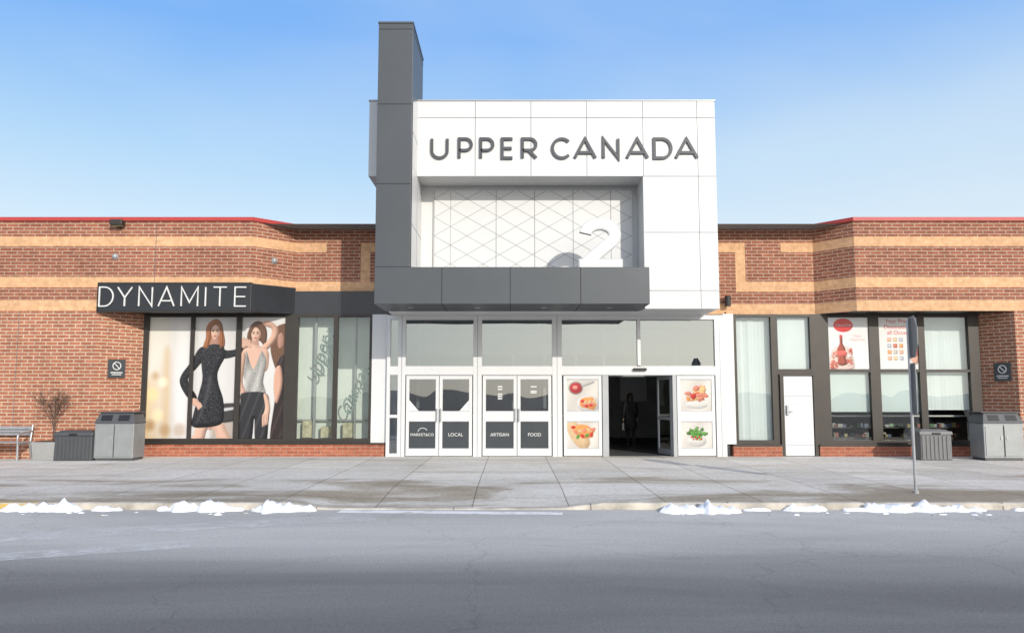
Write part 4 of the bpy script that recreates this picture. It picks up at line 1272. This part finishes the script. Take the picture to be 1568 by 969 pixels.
mk('shopping_bag', V, BF, mat('bag', (.6, .6, .58), .6), wp, bev=.01)
tube('bag_handle', [(-.23, -.03, .74), (-.225, -.01, .80), (-.235, .045, .82), (-.225, .1, .80), (-.23, .13, .74)], .006, M['black'], wp)

# ---------------------------------------------------------------- sky, sun, camera
EL = math.radians(21)
AZ = math.atan2(.5, -1.0)
d = Vector((math.sin(AZ) * math.cos(EL), math.cos(AZ) * math.cos(EL), math.sin(EL)))
W = bpy.data.worlds.new("World")
S.world = W
W.use_nodes = True
nt = W.node_tree
bg = nt.nodes['Background']
out = nt.nodes['World Output']
sky = N(nt, 'ShaderNodeTexSky')
sky.sky_type = 'NISHITA'; sky.sun_disc = False
sky.sun_elevation = EL; sky.sun_rotation = AZ
sky.air_density = 1.0; sky.dust_density = .4; sky.ozone_density = 2.0
nt.links.new(sky.outputs[0], bg.inputs[0])
bg.inputs[1].default_value = .15
tc = N(nt, 'ShaderNodeTexCoord')
sp = N(nt, 'ShaderNodeSeparateXYZ'); nt.links.new(tc.outputs['Generated'], sp.inputs[0])
gr = ramp(nt, [(0, (.86, .95, 1.0, 1)), (.17, (.76, .90, 1.0, 1)), (.28, (.50, .75, 1.0, 1)), (.42, (.20, .48, 1.0, 1)), (.7, (.24, .44, .86, 1)), (1, (.30, .46, .80, 1))])
nt.links.new(sp.outputs[2], gr.inputs[0])
mp = N(nt, 'ShaderNodeMapping'); mp.inputs['Scale'].default_value = (1.0, 1.0, 2.6); mp.inputs['Rotation'].default_value = (0, .22, .5)
nt.links.new(tc.outputs['Generated'], mp.inputs[0])
cn = N(nt, 'ShaderNodeTexNoise', i_Scale=1.2, i_Detail=5.0, i_Roughness=.45, i_Distortion=.3)
nt.links.new(mp.outputs[0], cn.inputs['Vector'])
cr = ramp(nt, [(.44, g(0)), (.78, g(.50))])
nt.links.new(cn.outputs['Fac'], cr.inputs[0])
mc = N(nt, 'ShaderNodeMixRGB'); mc.inputs[2].default_value = (.88, .95, 1.0, 1)
nt.links.new(cr.outputs[0], mc.inputs[0]); nt.links.new(gr.outputs[0], mc.inputs[1])
nrm = N(nt, 'ShaderNodeVectorMath', operation='NORMALIZE'); nt.links.new(tc.outputs['Generated'], nrm.inputs[0])
dt = N(nt, 'ShaderNodeVectorMath', operation='DOT_PRODUCT'); nt.links.new(nrm.outputs[0], dt.inputs[0]); dt.inputs[1].default_value = tuple(d)
ar = ramp(nt, [(.35, g(0)), (.75, g(.28)), (1, g(1))])
nt.links.new(dt.outputs['Value'], ar.inputs[0])
au = N(nt, 'ShaderNodeMixRGB', blend_type='ADD', i_Fac=1.0)
sc = N(nt, 'ShaderNodeMixRGB', blend_type='MULTIPLY', i_Fac=1.0); sc.inputs[2].default_value = (1.7, 1.42, 1.05, 1)
nt.links.new(ar.outputs[0], sc.inputs[1])
nt.links.new(mc.outputs[0], au.inputs[1]); nt.links.new(sc.outputs[0], au.inputs[2])
b2 = N(nt, 'ShaderNodeBackground'); b2.inputs[1].default_value = .97
nt.links.new(au.outputs[0], b2.inputs[0])
ms = N(nt, 'ShaderNodeMixShader'); ms.inputs[0].default_value = .90
nt.links.new(bg.outputs[0], ms.inputs[1]); nt.links.new(b2.outputs[0], ms.inputs[2])
nt.links.new(ms.outputs[0], out.inputs[0])

sl = bpy.data.lights.new('sun', 'SUN')
sl.energy = 3.5; sl.angle = math.radians(.5); sl.color = (1, .94, .84)
so_ = bpy.data.objects.new('sun', sl)
so_.rotation_euler = d.to_track_quat('Z', 'Y').to_euler()
so_.location = (10, -20, 15)
link(so_)

cam = bpy.data.cameras.new('camera')
cam.lens = 27.55; cam.sensor_width = 36; cam.clip_end = 2000; cam.clip_start = .1
co = bpy.data.objects.new('camera', cam)
co.location = (0, 0, 1.7)
co.rotation_euler = (math.radians(90 + 5.59), 0, 0)
link(co)
S.camera = co
